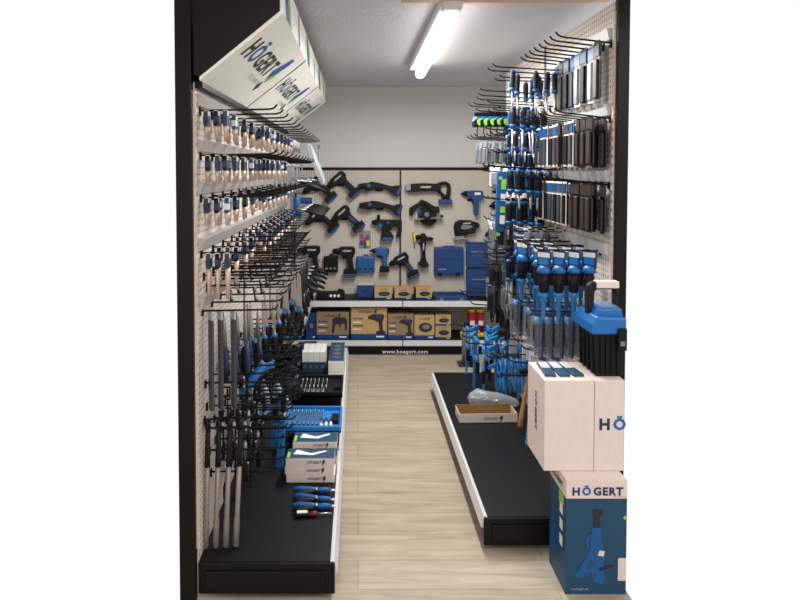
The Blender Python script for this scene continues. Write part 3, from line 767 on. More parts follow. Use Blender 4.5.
for k in range(3):
    xx = trx+TW*(.14+.085*k)
    t = thing('nut_driver', f'chrome nut driver with blue collar in blue tray, {ORD[k]} from the wrenches', 'driver', (xx, trY-.04, tz0+.02), (0, 0, 0), 'nut drivers in the blue tray')
    MB().chain([((0, -.05, 0), .008), ((0, .0, 0), .008)], 8).build('socket_end', WHITE, t); MB().chain([((0, .0, 0), .009), ((0, .02, 0), .012), ((0, .05, 0), .008)], 8).build('grip', INKN, t)
flat_carton('flat_carton', 'plain black carton under the bright blue wrench tray', trx, trY+.05, TW*.9, .22, .125, DK+.001, 0, BLACK, BLACK, False)
# black socket case behind it
cxx, cyy = atz(319, 390, .26)
cyy += .04
bt = tray('socket_case', 'open black case of sockets and wrenches behind the bright blue tray', cxx, cyy+.05, .30, .34, .24, PLAS, 7)
for k in range(7):
    xx = cxx-.13+(k+.5)*(.30*.62)/7
    t = thing('combination_wrench', f'steel wrench in the black case, {ORD[k]} from the left', 'wrench', (xx, cyy+.17, .258), (R(-90), 0, 0), 'wrenches in the black case')
    ob('steel_body', WR.root.children[0].data, t)
for k in range(2):
    for j in range(6):
        t = thing('socket', f'chrome socket in the black case, {ORD[j]} from left in {["front", "second"][k]} row', 'socket', (cxx-.125+j*.03, cyy-.10+.03*k, .252), group='sockets in the black case')
        MB().cyl((0, 0, 0), (0, 0, .028), .012, n=10).build('barrel', CHROME, t); MB().cyl((0, 0, .028), (0, 0, .031), .008, n=6).build('drive_hole', PLAS, t)
flat_carton('flat_carton', 'black carton under the open black socket case', cxx, cyy+.05, .28, .32, .094, DK+.001, 0, BLACK, BLACK, False)
# blue printed cartons and white sleeves at the far end of the deck
for k in range(4):
    x, y = atz(313, 372, .145)
    t = thing('socket_sleeve', f'tall white and blue sleeve at far end of left deck, {ORD[k]} from the left', 'box', (x-.06+k*.044, y+.12, DK+.001), (0, 0, 0), 'white sleeves at the far left deck end')
    MB().b2((-.021, -.12, 0), (.021, .12, .15)).build('sleeve', WHITE, t, .002)
    MB().b2((-.0212, -.1212, 0.0), (.0212, -.07, .075)).build('blue_end_band', TEAL, t)
    MB().cyl((0, -.122, .04), (0, -.1205, .04), .014, n=12).build('printed_socket', CHROME, t)
x, y = atz(336, 382, .145)
t = flat_carton('flat_carton', 'blue topped carton with white tray edge at far aisle side of left deck', x, y+.25, .11, .5, .15, DK+.001, 0, WHITE, TEAL, False)
for k in range(4):
    MB().cyl((0, -.16+k*.1, .15), (0, -.16+k*.1, .153), .03, n=14).build('printed_socket', STEEL, t)
x, y = atz(312, 358, .145)
t = flat_carton('flat_carton', 'dark blue carton behind white sleeves on far left deck', x-.03, y, .14, .12, .12, DK+.001, .1, INKN, INKN, False)
for i, (px, py) in enumerate(((287, 392), (287, 376), (290, 362))):
    x, y = atz(px, py, .2)
    t = thing('rubber_mat_roll', f'black rolled rubber sheet on far left deck, {ORD[i]} from camera', 'roll', (x, y+.1, DK+.06), (0, 0, .5), 'black rolls on the far left deck')
    MB().chain([((0, -.16, 0), .055), ((0, .16, 0), .055)], 14).build('roll', RUBB, t); MB().cyl((0, -.163, 0), (0, -.158, 0), .02, n=10).build('core', MGREY, t)
# ================================================================== goods on the right gondola
def rhook(kind, y, z, label, group, x=None):
    return kind.put((RX-.002 if x is None else x, y, z), (0, 0, PI), label, group)
# three rows of long packs near the camera
spec = [(2.20, 8, .085, (BL_WB, BL_BK, BL_BR, BL_NV), 'top', 1), (1.877, 11, .082, (BM_BK, BM_WB, BM_BK, BM_BR), 'second', 2), (1.59, 13, .08, (BM_BR, BM_BK, BM_WB, BM_BR), 'third', 2)]
for ri, (z, n, st, kinds_, rn, per) in enumerate(spec):
    for i in range(n):
        y = 2.77+i*st
        rhook(HK24, y, z, f'black peg hook, {ORD[i]} from the camera, {rn} row of the right wall', f'hooks in the {rn} row of the right wall')
        for k in range(per):
            dx = .035+.05*k+(0 if per > 1 else .02)+random.uniform(-.006, .006)
            if ri == 0: kd = (BL_BR, BL_WB, BL_BK, BL_WB, BL_NV, BL_BK, BL_BR, BL_WB)[i]
            elif i < 2: kd = BM_BR
            else: kd = kinds_[random.randrange(4)] if i < n-3 or ri == 2 else BM_WB
            kd.put((RX-dx, y+.003, z-.006+.12*dx), (0, 0, random.uniform(-.1, .1)), f'long blade pack, {["inner", "outer"][k]} one on {ORD[i]} hook, {rn} row, right wall' if per > 1 else f'long blade pack on {ORD[i]} hook from camera, {rn} row, right wall', f'blade packs in the {rn} row of the right wall')
# screwdriver field
fields = [  # kind, z, y0, ny, sy, xs, name
    (SD_M, 2.17, 3.35, 4, .13, (.80, .86, .92, .98, 1.03), 'top screwdriver row'),
    (SD_L, 2.00, 3.50, 4, .13, (.84, .90, .96, 1.02), 'second screwdriver row'),
    (SD_S, 1.86, 3.55, 4, .13, (.80, .87, .94, 1.01), 'third screwdriver row'),
    (SD_S, 1.755, 3.62, 3, .15, (.80, .86, .92, .98, 1.03), 'fourth screwdriver row'),
    (SD_XL, 1.655, 3.45, 4, .15, (.86, .92, .98, 1.03), 'fifth screwdriver row'),
    (SD_XL, 1.475, 3.60, 4, .15, (.80, .86, .92, .98, 1.03), 'sixth screwdriver row'),
    (SD_L, 1.17, 3.42, 4, .15, (.80, .87, .94, 1.01), 'seventh screwdriver row'),
    (SD_M, 1.10, 3.70, 4, .16, (.82, .88, .94, 1.0), 'eighth screwdriver row')]
for kd, z, ya, ny, sy, xs, nm in fields:
    for i in range(ny):
        y = ya+i*sy
        rhook(HK30 if y > 3.6 else HK39, y, z, f'black peg hook, {ORD[i]} from the camera in the {nm}, right wall', f'hooks of the {nm}')
        for k, x in enumerate(xs):
            if random.random() < .06 or PX0+FPX*x/y < 506: continue
            kd.put((x+random.uniform(-.008, .008), y, z+.06*(RX-x)-.012), (random.uniform(-.04, .04), random.uniform(-.05, .05), random.uniform(-.5, .5)), f'black and blue screwdriver, {ORD[k]} from the tip on {ORD[i]} hook, {nm}', f'screwdrivers in the {nm}')
# long hooks jutting out above the tape measures
for i, (px, py, y) in enumerate(((497, 94, 3.75), (499, 89, 3.7), (478, 103, 3.9), (485, 98, 3.8), (480, 105, 4.05))):
    x, z = aty(px, py, y)
    rhook(HK39, y, z-.03, f'black long hook jutting out above the tape measures, {ORD[i]} of five', 'long hooks above the tape measures')
# tape measures
rhook(HK39, 3.82, 1.985, 'black long hook carrying the tape measures', None)
for k in range(5):
    x, z = aty(479+k*6.5, 115, 3.82)
    TAPE.put((x, 3.82-.004*k, 1.968), (0, 0, R(15)), f'blue tape measure with green side disc, {ORD[k]} from the left', 'blue and green tape measures')
# grey blister packs below them
for i in range(3):
    rhook(HK39, 3.86+i*.13, 1.835, f'black long hook, {ORD[i]} from camera, carrying grey packs below tape measures', 'hooks of the grey packs')
    for k in range(6):
        x = .77+.05*k
        BS_SV.put((x, 3.86+i*.13, 1.825), (0, R(3), random.uniform(-.3, .3)), f'grey pack below the tape measures, {ORD[k]} from left on {ORD[i]} hook', 'grey packs below the tape measures')
# blue spirit level
x, z = aty(502, 172, 3.7)
t = thing('spirit_level', 'blue spirit level with white and green labels hanging upright at right', 'spirit level', (x, 3.7, z), (0, R(2), 0))
MB().b2((-.028, -.012, -.345), (.028, .012, .0)).build('level_body', BLUE, t, .004)
for k, (za, zb, m_) in enumerate(((-.04, -.10, LIME), (-.125, -.165, WHITE), (-.20, -.235, LIME), (-.25, -.30, WHITE))): MB().b2((-.004, -.0135, zb), (.024, -.0125, za)).build('label', m_, t)
for za in (-.035, -.36): MB().b2((-.02, -.0134, za-.008), (.0, -.0124, za+.008)).build('vial', LIME, t)
rhook(HK39, 3.7, z-.014, 'black long hook carrying the blue spirit level', None)
# rows of small packs further in
packrows = [(1.665, 3.75, 4, .14, (.80, .86, .92, .98, 1.03), (BS_BL, BS_CL, BS_WH), 'first'), (1.345, 3.85, 4, .15, (.81, .86, .91, .98), (BS_BK, BS_CL, BS_SV), 'second'),
            (1.20, 4.0, 4, .15, (.84, .89, .95, 1.01), (BS_SV, BS_BK, BS_BK), 'third'), (1.05, 4.05, 4, .14, (.83, .88, .93, .99), (BS_BK, BS_SV, BS_BK), 'fourth'),
            (.93, 3.9, 4, .16, (.82, .88, .94, 1.0), (BS_BK, BS_BK, BS_SV), 'fifth'), (1.33, 2.95+.4, 3, .13, (.90, .95, 1.0), (BS_SV, BS_BL, BS_BK), 'sixth')]
for z, ya, ny, sy, xs, kds, nm in packrows:
    for i in range(ny):
        y = ya+i*sy
        rhook(HK30 if y < 4.1 else HK20, y, z, f'black peg hook, {ORD[i]} from camera, {nm} small pack row, right wall', f'hooks of the {nm} small pack row')
        for k, x in enumerate(xs):
            if PX0+FPX*x/y < 490: continue
            kds[random.randrange(3)].put((x+random.uniform(-.01, .01), y, z+.06*(RX-x)-.008), (0, random.uniform(-.08, .08), R(25)+random.uniform(-.4, .4)), f'small blister pack, {ORD[k]} from the tip on {ORD[i]} hook, {nm} pack row', f'small packs in the {nm} pack row')
# carded chisels with blue guards
for i in range(4):
    y = 2.86+i*.19
    rhook(HK30, y, 1.292, f'black peg hook, {ORD[i]} from the camera, holding carded blue chisels', 'hooks of the carded blue chisels')
    for k in range(4 if i < 2 else 3):
        BIGH.put((.835+.068*k+.03*(i % 2), y+.002, 1.285), (0, 0, R(32)+random.uniform(-.2, .2)), f'black and blue carded chisel, {ORD[k]} from the tip on {ORD[i]} hook from camera', 'carded blue chisels')
# black and blue grips in clear packs
for i in range(3):
    y = 2.93+i*.2
    rhook(HK30, y, 1.0, f'black peg hook, {ORD[i]} from the camera, holding clear packs of grips', 'hooks of the clear grip packs')
    for k in range(5 if i < 2 else 3):
        t = thing('carded_knife', f'black and blue grip in clear pack, {ORD[k]} from tip on {ORD[i]} hook', 'knife', (.835+.046*k+.02*(i % 2), y, .99), (0, 0, R(205)), 'clear packs of grips')
        MB().b2((-.002, -.03, -.2), (.002, .03, .005)).build('backing_card', INKN, t)
        MB().chain([((.012, 0, -.03), .010), ((.015, 0, -.05), .016), ((.015, 0, -.11), .017), ((.012, 0, -.15), .011)], 10).build('grip', PLAS, t)
        MB().chain([((.012, 0, -.015), .010), ((.015, 0, -.03), .0165), ((.015, 0, -.04), .017)], 10).build('end_cap', SKY, t)
        MB().b2((.002, -.028, -.195), (.03, .028, -.01)).build('blister', CLEAR, t, .006)
# bar clamps above the far end of the base
n = 0
for i in range(4):
    y = 4.62-i*.16
    rhook(HK39, y, .505, f'black peg hook, {ORD[i]} from the far end, holding bar clamps', 'hooks of the bar clamps')
    for k in range(4):
        FCL.put((.79+.075*k+.03*(i % 2), y, .505+.02*random.random()), (0, R(random.uniform(-4, 3)), R(random.uniform(15, 110))), f'blue bar clamp, {ORD[k]} from the tip on {ORD[i]} hook from far end', 'blue bar clamps', (.7, 1.1, .95))
for i in range(3):
    y = 3.62+i*.14
    rhook(HK30, y, .60-.05*i, f'black peg hook, {ORD[i]} from the camera, holding spring clamps', 'hooks of the spring clamps')
    for k in range(3):
        SPC.put((.87+.07*k, y, .585-.05*i), (0, R(random.uniform(-8, 8)), R(random.uniform(-25, 25))), f'blue spring clamp, {ORD[k]} from the tip on {ORD[i]} hook beside hammer', 'blue spring clamps', (1, .8, 1.3))
# hammer
x, z = aty(527, 376, 3.5)
t = thing('hammer', 'hammer with pale wooden handle hanging beside the blue clamps', 'hammer', (x, 3.48, z), (R(0), R(9), 0))
MB().chain([((0, 0, .03), .011), ((0, 0, -.02), .012), ((0, 0, -.12), .013), ((0, 0, -.22), .0165), ((0, 0, -.275), .0175), ((0, 0, -.28), .012)], 12, flat=.75).build('handle', WOOD, t)
MB().chain([((-.05, 0, .03), .012), ((-.045, 0, .03), .018), ((-.02, 0, .03), .018), ((-.01, 0, .03), .013), ((.02, 0, .03), .014), ((.06, 0, .035), .005)], 10).build('head', PLAS, t)
rhook(HK30, 3.48, z+.005, 'black hook holding the wooden handled hammer', None)
# dark tools hanging above the clamps
for i in range(4):
    y = 3.95+i*.14
    rhook(HK39, y, .80, f'black peg hook, {ORD[i]} from the camera, with dark pliers above clamps', 'hooks of the dark pliers at right')
    for k in range(4):
        (PLI, RAT, WRB, PLI)[(i+k) % 4].put((.93+.045*k, y, .80), (0, R(random.uniform(-15, 15)), random.uniform(-.8, .8)), f'dark hand tool, {ORD[k]} from tip on {ORD[i]} hook above the clamps', 'dark tools above the clamps')
# grip pliers cards between the chisels and the cartons
for i in range(3):
    y = 3.3+i*.16
    rhook(HK24, y, .70, f'black peg hook, {ORD[i]} from the camera, holding blue cards low at right', 'hooks of the blue cards')
    for k in range(2):
        BS_BL.put((RX-.06-.07*k, y, .695), (0, 0, R(30)), f'small blue pack, {["inner", "outer"][k]} on {ORD[i]} hook low at right', 'blue packs low at right')
# bag of fittings and open carton tray on the base deck
x, y = atz(490, 401, DK+.03)
t = thing('parts_bag', 'clear bag of steel fittings lying on the right base deck', 'bag', (x, y, DK+.002), (0, 0, R(-8)))
b = MB()
b.chain([((-.14, 0, .035), .012), ((-.125, .0, .037), .035), ((-.08, .01, .042), .055), ((-.02, .0, .040), .052), ((.05, .0, .036), .045), ((.12, .0, .028), .038), ((.16, 0, .018), .028), ((.175, 0, .012), .02)], 11, flat=.68)
b.v = [(p[0], p[1]+random.uniform(-.006, .006), max(.001, p[2]+random.uniform(-.006, .006))) for p in b.v]
b.build('clear_bag', BAG, t)
for k in range(12):
    xx = -.11+.014*k+random.uniform(-.01, .01); yy = random.uniform(-.03, .03)
    MB().cyl((xx, yy, .02+.02*random.random()), (xx+.02, yy+.01, .03+.02*random.random()), .009, n=8).build('fitting', CHROME if k % 3 else WHITE, t)
x0, y0 = atz(459, 423, DK); x1, _ = atz(516, 421, DK)
t = thing('open_carton_tray', 'low open white carton tray with lettering on right base deck', 'box', ((x0+x1)/2, y0+.07, DK+.001), (0, 0, R(2)))
wd = x1-x0
MB().b2((-wd/2, -.07, 0), (wd/2, .07, .003)).build('tray_floor', KIN, t)
m = MB(); m.b2((-wd/2, -.07, 0), (wd/2, -.067, .055)); m.build('front_wall', OFFW, t)
MB().b2((-wd/2, .067, .003), (wd/2, .07, .062)).build('back_wall', KIN, t)
for s in (-1, 1): MB().b2((s*wd/2, -.067, .003), (s*(wd/2-.003), .067, .055)).build('side_wall', OFFW, t)
put_text(LOGOS, (.03, -.0712, .025), FRONT, .022, t, 'logo')
# grey steel tube standing on the floor behind the base
x, y = atz(466, 365, 0)
t = thing('steel_cylinder', 'grey steel cylinder standing on floor behind the right base', 'cylinder', (x, y, 0))
MB().chain([((0, 0, .02), .036), ((0, 0, .32), .036), ((0, 0, .325), .03)], 16).build('tube', STEEL, t); MB().b2((-.07, -.06, 0), (.07, .06, .022)).build('foot_plate', BROWN, t, .004)
MB().chain([((0, 0, .32), .02), ((0, 0, .37), .02)], 12).build('neck', PLAS, t)

# ------------------------------------------------------------------ cartons in the foreground
def corner(px, py, z): return atz(px, py, z)
# jack stand carton
bx0, by0 = .808, 2.44
t = thing('jack_stand_carton', 'large blue carton printed with a blue jack stand, standing on the floor', 'box', (bx0, by0, 0))
W_, D_, H_ = .236, .21, .452; HB = H_-.072
m = MB(); m.b2((0, 0, 0), (W_, D_, HB), 0); m.b2((0, 0, HB), (W_, D_, H_), 1); m.build('carton', [TEAL, OFFW], t)
put_text(LOGOP, (W_/2+.004, -.0012, H_-.043), FRONT, .043, t, 'logo')
put_text(TECH, (W_-.03, -.0012, H_-.064), FRONT, .008, t, 'small_lettering')
put_text(WEBD, (.056, -.0012, .022), FRONT, .0085, t, 'web_address')
f_ = -.001
pc = MB(); ox, oz = .125, .0
pc.prism([(ox-.088, .075), (ox-.083, .068), (ox-.055, .066), (ox-.052, .082), (ox-.026, .088), (ox-.012, .047), (ox+.02, .042), (ox+.024, .05), (ox+.03, .05), (ox+.022, .13), (ox+.032, .145), (ox+.016, .20), (ox+.010, .27), (ox-.024, .27), (ox-.028, .20), (ox-.04, .16)], f_, f_-.0008, 'y'); pc.build('printed_stand', SKY if False else BLUE, t)
MB().prism([(ox-.045, .115), (ox-.028, .142), (ox-.018, .125), (ox-.03, .098), (ox-.04, .098)], f_-.0009, f_-.0014, 'y').build('printed_opening', TEAL, t)
MB().prism([(ox-.018, .265), (ox+.006, .265), (ox+.006, .31), (ox+.016, .318), (ox+.016, .335), (ox-.020, .338), (ox-.022, .318), (ox-.016, .31)], f_-.0009, f_-.0016, 'y').build('printed_head', INK, t)
MB().prism([(ox-.0, .155), (ox+.022, .152), (ox+.026, .172), (ox+.006, .176)], f_-.0009, f_-.0016, 'y').build('printed_label', OFFW, t)
MB().prism([(ox+.004, .105), (ox+.06, .122), (ox+.066, .112), (ox+.008, .094)], f_-.0009, f_-.0016, 'y').build('printed_ratchet_bar', INK, t)
MB().prism([(ox-.04, .185), (ox-.05, .21), (ox-.04, .235), (ox-.026, .24), (ox-.027, .232), (ox-.04, .212), (ox-.034, .19)], f_-.0009, f_-.0016, 'y').build('printed_lever', BLUE, t)
MB().b2((W_-.032, f_, .055), (W_-.001, f_-.0006, .145)).build('address_label', OFFW, t)
MB().cyl((W_-.007, f_, .305), (W_-.007, f_-.0006, .305), .007, n=12).build('printed_badge', LIME, t)
# left side print
for k, zz in enumerate((.315, .25, .185)): MB().b2((-.0012, .04, zz-.022), (-.0003, .075, zz+.02)).build('printed_badge', WHITE, t)
MB().prism([(.03, .34), (.085, .33), (.085, .375), (.03, .378)], -.0003, -.0012, 'x').build('printed_stripe', LIME, t)
MB().prism([(.13, .08), (.19, .08), (.175, .2), (.165, .3), (.15, .3), (.14, .2)], -.0003, -.0012, 'x').build('printed_stand', BLUE, t)
put_text(LOGOP, (-.0012, .11, H_-.04), LEFTF, .03, t, 'logo')
# two pale cartons on top
UY = 2.515; UZ = H_+.001; UH = .365
for k, (xa, xb, lb) in enumerate(((.742, .940, 'pale pinkish carton, left of the pair under the toolbox'), (.942, 1.060, 'pale pinkish carton with blue and dark lettering under the toolbox'))):
    t = thing('pale_carton', lb, 'box', (xa, UY, UZ))
    wd = xb-xa
    m = MB(); m.b2((0, 0, 0), (wd, .25, UH)); pc_ = m.build('carton', OFFW, t, .002)
    MB().b2((.0, -.0006, UH-.05), (wd, -.0001, UH-.0505)).build('tape_edge', STRIP, pc_)
    if k == 0:
        put_text(LOGOP, (-.0012, .12, UH*.55), (PI/2, PI/2, -PI/2), .035, t, 'logo')
    else: put_text(LOGOHO, (wd-.046, -.0012, UH*.52), FRONT, .062, t, 'logo')
# packs lying on the left pale carton
for k in range(3):
    t = thing('flat_pack', f'blue and white pack lying on the left pale carton, {ORD[k]} from the left', 'tool pack', (.785+.05*k, UY+.13, UZ+UH+.001), (0, 0, R(-4+5*k)), 'packs lying on the pale carton')
    MB().b2((-.022, -.085, 0), (.022, .085, .010)).build('card', TEAL, t, .002); MB().b2((-.018, .0, .0101), (.018, .08, .0115)).build('label', STRIP, t)
# tall blue bag leaning at the left of the cartons
t = thing('blister_card', 'clear blue edged pack hanging behind the left pale carton', 'tool pack', (.845, 2.95, .75), (0, R(5), R(10)))
MB().b2((-.03, -.012, -.38), (.03, .012, .0)).build('clear_pack', BAG, t, .006); MB().b2((-.03, -.014, -.38), (.03, .014, -.33)).build('blue_edge', BLUE, t); MB().chain([((0, 0, -.05), .012), ((0, 0, -.3), .016)], 8).build('tool', DGREY, t)
rhook(HK39, 2.95, .74, 'black long hook holding the clear blue edged pack', None)

# toolbox
TZ = UZ+UH+.001
t = thing('toolbox', 'black toolbox with bright blue lid and arched black handle', 'toolbox', (.945, 2.55, TZ))
TWD, TDP, TH = .133, .215, .185
m = MB(); m.prism([(.018, 0), (TWD-.004, 0), (TWD, TH), (.008, TH)], .012, TDP-.012, 'y'); m.build('body', PLAS, t, .008)
for k in range(4): MB().prism([(.034+.022*k, .01), (.040+.022*k, .01), (.038+.022*k, TH-.02), (.032+.022*k, TH-.02)], .004, .0125, 'y').build('rib', PLAS, t)
for k in range(4): MB().prism([(.03+.045*k, .01), (.038+.045*k, .01), (.038+.045*k, TH-.02), (.03+.045*k, TH-.02)], .006, .02, 'x').build('rib', PLAS, t)
m = MB(); m.prism([(-.008, TH-.012), (TWD+.003, TH-.012), (TWD+.003, TH+.055), (.035, TH+.058), (.016, TH+.062), (-.006, TH+.03)], 0, TDP, 'y'); ld = m.build('lid', LIDB, t, .008)
m = MB(); m.prism([(.018, TH+.05), (TWD, TH+.05), (TWD-.006, TH+.088), (.028, TH+.084)], .03, TDP-.03, 'y'); m.build('lid_top', LIDB, ld, .006)
MB().b2((.05, .05, TH+.0881), (TWD-.012, TDP-.05, TH+.092)).build('clear_organizer_lid', CLEAR, ld)
m = MB()
o_ = [(.008, TH+.05), (.004, TH+.15), (.010, TH+.172), (.028, TH+.186), (TWD+.004, TH+.186), (TWD+.004, TH+.05), (TWD-.012, TH+.05), (TWD-.012, TH+.155), (.045, TH+.155), (.036, TH+.145), (.034, TH+.05)]
m.prism(o_, .085, .125, 'y'); hd = m.build('handle', RUBB, t, .006)
MB().b2((.042, .082, TH+.160), (TWD+.004, .128, TH+.189)).build('handle_lit_top', OFFW, hd, .004)  # pale piece paints the light on top of the dark handle
lt = MB().b2((TWD-.036, -.012, TH-.075), (TWD-.0, .012, TH+.015)).build('latch', PLAS, t, .004); MB().b2((TWD-.028, -.014, TH-.055), (TWD-.010, -.010, TH-.035)).build('latch_button', MGREY, lt)
# ================================================================== power tools on the back panels
def P2(*pts): return [(p[0], p[1]) for p in pts]
def toollogo(t, x, z, s=.02, y=-.034): put_text(LOGOW, (x, y, z), FRONT, s, t, 'logo')
def drill(accent=PLAS, batt=NAVY):
    """drill facing left; origin on top centre of the grip"""
    def mk():
        t = thing('cordless_drill', '', 'drill')
        m = MB(); m.prism(P2((-.075, .005), (-.07, .062), (-.05, .078), (.06, .08), (.085, .068), (.09, .02), (.07, -.005), (.062, -.03), (.075, -.135), (.022, -.135), (.012, -.03), (-.01, -.008)), -.032, .032, 'y'); m.build('housing', PLAS, t, .008)
        MB().chain([((-.075, 0, .036), .03), ((-.095, 0, .036), .028), ((-.115, 0, .036), .022), ((-.13, 0, .036), .013)], 12).build('chuck', PLAS, t)
        MB().prism(P2((.0, -.005), (.014, -.008), (.012, -.04), (.0, -.032)), -.012, .012, 'y').build('trigger', batt, t, .002)
        MB().prism(P2((-.02, -.135), (.1, -.135), (.104, -.174), (-.024, -.174)), -.036, .036, 'y').build('battery_foot', PLAS, t, .004)
        MB().prism(P2((-.024, -.174), (.104, -.174), (.1, -.195), (-.016, -.195)), -.038, .038, 'y').build('battery', batt, t, .006)
        if accent is not PLAS: MB().prism(P2((.02, -.03), (.055, -.03), (.065, -.12), (.03, -.12)), -.034, .034, 'y').build('grip_panel', accent, t, .002)
        toollogo(t, .01, .042)
        return t
    return Kind(mk)
DR = drill(); DR2 = drill(INKN); 
def impact():
    t = thing('impact_driver', '', 'impact driver')
    MB().prism(P2((-.06, .0), (-.055, .06), (.0, .07), (.07, .062), (.072, .0), (.055, -.02), (.062, -.12), (.022, -.12), (.012, -.02)), -.03, .03, 'y').build('housing', BLUE, t, .008)
    MB().chain([((-.06, 0, .032), .026), ((-.08, 0, .032), .02), ((-.095, 0, .032), .01), ((-.115, 0, .032), .008)], 12).build('nose', PLAS, t)
    MB().prism(P2((.062, .0), (.08, .008), (.08, .055), (.062, .06)), -.031, .031, 'y').build('rear_cap', PLAS, t, .004)
    MB().prism(P2((-.01, -.12), (.08, -.12), (.082, -.175), (-.014, -.175)), -.034, .034, 'y').build('battery', PLAS, t, .006)
    MB().prism(P2((.0, -.01), (.014, -.014), (.014, -.045), (.002, -.038)), -.012, .012, 'y').build('trigger', PLAS, t)
    return t
IMP = Kind(impact)
def wrenchgun():
    t = thing('air_impact_wrench', '', 'impact wrench')
    MB().prism(P2((-.05, .005), (-.045, .055), (.0, .062), (.09, .06), (.1, .05), (.1, -.02), (.06, -.03), (.058, -.17), (.02, -.17), (.01, -.03), (-.01, -.01)), -.03, .03, 'y').build('housing', NAVY, t, .008)
    MB().chain([((-.05, 0, .03), .03), ((-.075, 0, .03), .024), ((-.085, 0, .03), .012), ((-.105, 0, .03), .011)], 12).build('anvil', PLAS, t)
    MB().b2((.02, -.0315, .02), (.075, -.030, .045)).build('label', WHITE, t); MB().cyl((.04, 0, -.17), (.04, 0, -.195), .012, n=10).build('air_inlet', CHROME, t)
    MB().prism(P2((.0, -.03), (.014, -.03), (.01, -.065), (.0, -.06)), -.01, .01, 'y').build('trigger', PLAS, t)
    return t
def grinder():
    """long body grinder facing left, battery lower right"""
    t = thing('angle_grinder', '', 'grinder')
    MB().prism(P2((-.16, -.01), (-.165, .02), (-.11, .028), (-.08, .045), (-.02, .042), (.06, .03), (.13, .018), (.15, .03), (.165, -.01), (.12, -.035), (.06, -.012), (-.06, -.03), (-.08, -.04), (-.12, -.03)), -.03, .03, 'y').build('housing', PLAS, t, .008)
    MB().prism(P2((-.2, -.012), (-.2, .008), (-.155, .018), (-.15, -.022)), -.03, .03, 'y').build('gear_head', PLAS, t, .006)
    MB().prism(P2((-.20, -.025), (-.085, -.04), (-.085, -.05), (-.2, -.036)), -.045, .045, 'y').build('guard', PLAS, t, .003)
    MB().cyl((-.10, -.031, .005), (-.10, -.036, .005), .018, n=14).build('lock_ring', BLUE, t)
    bt_ = MB().prism(P2((.115, -.04), (.16, .035), (.215, .035), (.2, -.04), (.175, -.075)), -.036, .036, 'y').build('battery', PLAS, t, .008)
    MB().prism(P2((.165, -.04), (.195, .03), (.218, .03), (.2, -.045), (.183, -.07)), -.038, .038, 'y').build('battery_panel', NAVY, bt_, .006)
    return t
GRI = Kind(grinder)
def recip():
    t = thing('reciprocating_saw', '', 'saw')
    MB().prism(P2((-.19, -.03), (-.19, .03), (-.06, .036), (.05, .03), (.08, .04), (.095, .02), (.085, -.03), (.07, -.045), (.03, -.038), (-.1, -.04)), -.034, .034, 'y').build('housing', PLAS, t, .008)
    MB().chain([((.07, 0, .022), .018), ((.10, 0, .036), .016), ((.14, 0, .036), .017), ((.165, 0, .018), .018), ((.168, 0, -.03), .019), ((.158, 0, -.08), .02), ((.15, 0, -.118), .024)], 10).build('handle', PLAS, t)
    MB().chain([((.07, 0, -.03), .015), ((.10, 0, -.065), .015), ((.125, 0, -.09), .018), ((.13, 0, -.118), .022)], 10).build('lower_brace', PLAS, t)
    MB().prism(P2((-.24, -.032), (-.24, .02), (-.19, .03), (-.19, -.036)), -.026, .026, 'y').build('shoe', STEEL, t, .004)
    MB().prism(P2((-.21, -.045), (-.12, -.045), (-.10, -.03), (-.21, -.03)), -.03, .03, 'y').build('front_grip', PLAS, t)
    MB().prism(P2((.075, -.115), (.195, -.115), (.2, -.16), (.07, -.16)), -.038, .038, 'y').build('battery', NAVY, t, .008)
    toollogo(t, -.05, .0, .024, -.0355)
    return t
def circsaw():
    t = thing('circular_saw', '', 'saw')
    n = 20
    MB().prism([(.02+.088*math.cos(PI*k/n), -.03+.1*math.sin(PI*k/n)) for k in range(n+1)], -.02, .03, 'y').build('blade_guard', PLAS, t, .006)
    MB().prism(P2((-.15, .035), (-.14, .06), (-.06, .10), (-.03, .13), (.01, .115), (.09, .06), (.13, .055), (.14, .0), (.09, -.01), (.04, .03), (-.0, .075), (-.04, .07), (-.1, .03), (-.12, -.02), (-.14, -.01)), -.03, .02, 'y').build('handle', PLAS, t, .008)
    MB().cyl((.01, -.06, -.01), (.01, -.02, -.01), .052, n=18).build('motor', PLAS, t); MB().cyl((.01, -.063, -.01), (.01, -.06, -.01), .022, n=14).build('motor_cap', MGREY, t)
    MB().b2((-.10, -.05, -.055), (.16, .04, -.046)).build('base_plate', CHROME, t)
    MB().prism([(.03+.078*math.cos(PI+PI*k/n), -.05+.075*math.sin(PI+PI*k/n)) for k in range(n+1)], .0, .022, 'y').build('lower_guard', PLAS, t)
    MB().cyl((.15, -.055, -.035), (.15, -.03, -.035), .014, n=10).build('depth_knob', PLAS, t); MB().b2((-.06, -.034, -.02), (-.03, -.031, .03)).build('blue_panel', NAVY, t)
    return t
def jigsaw():
    t = thing('jigsaw', '', 'saw')
    MB().prism(P2((-.10, -.06), (-.105, .03), (-.085, .075), (-.04, .09), (.06, .075), (.13, .045), (.14, .01), (.1, -.01), (.09, -.05), (.02, -.05), (-.01, -.06)), -.033, .033, 'y').build('housing', PLAS, t, .01)
    MB().prism(P2((-.045, .015), (-.03, .045), (.05, .035), (.075, .015), (.03, -.0), (-.02, -.0)), -.0345, .0345, 'y').build('handle_opening', MGREY, t)
    MB().b2((-.12, -.045, -.085), (.02, .045, -.078)).build('sole_plate', CHROME, t); MB().b2((-.10, -.03, -.078), (-.02, .03, -.055)).build('bracket', STEEL, t)
    MB().prism(P2((-.09, -.06), (-.08, -.06), (-.08, -.14), (-.087, -.13)), -.002, .002, 'y').build('saw_blade', CHROME, t)
    toollogo(t, .02, .055, .018, -.0345)
    return t
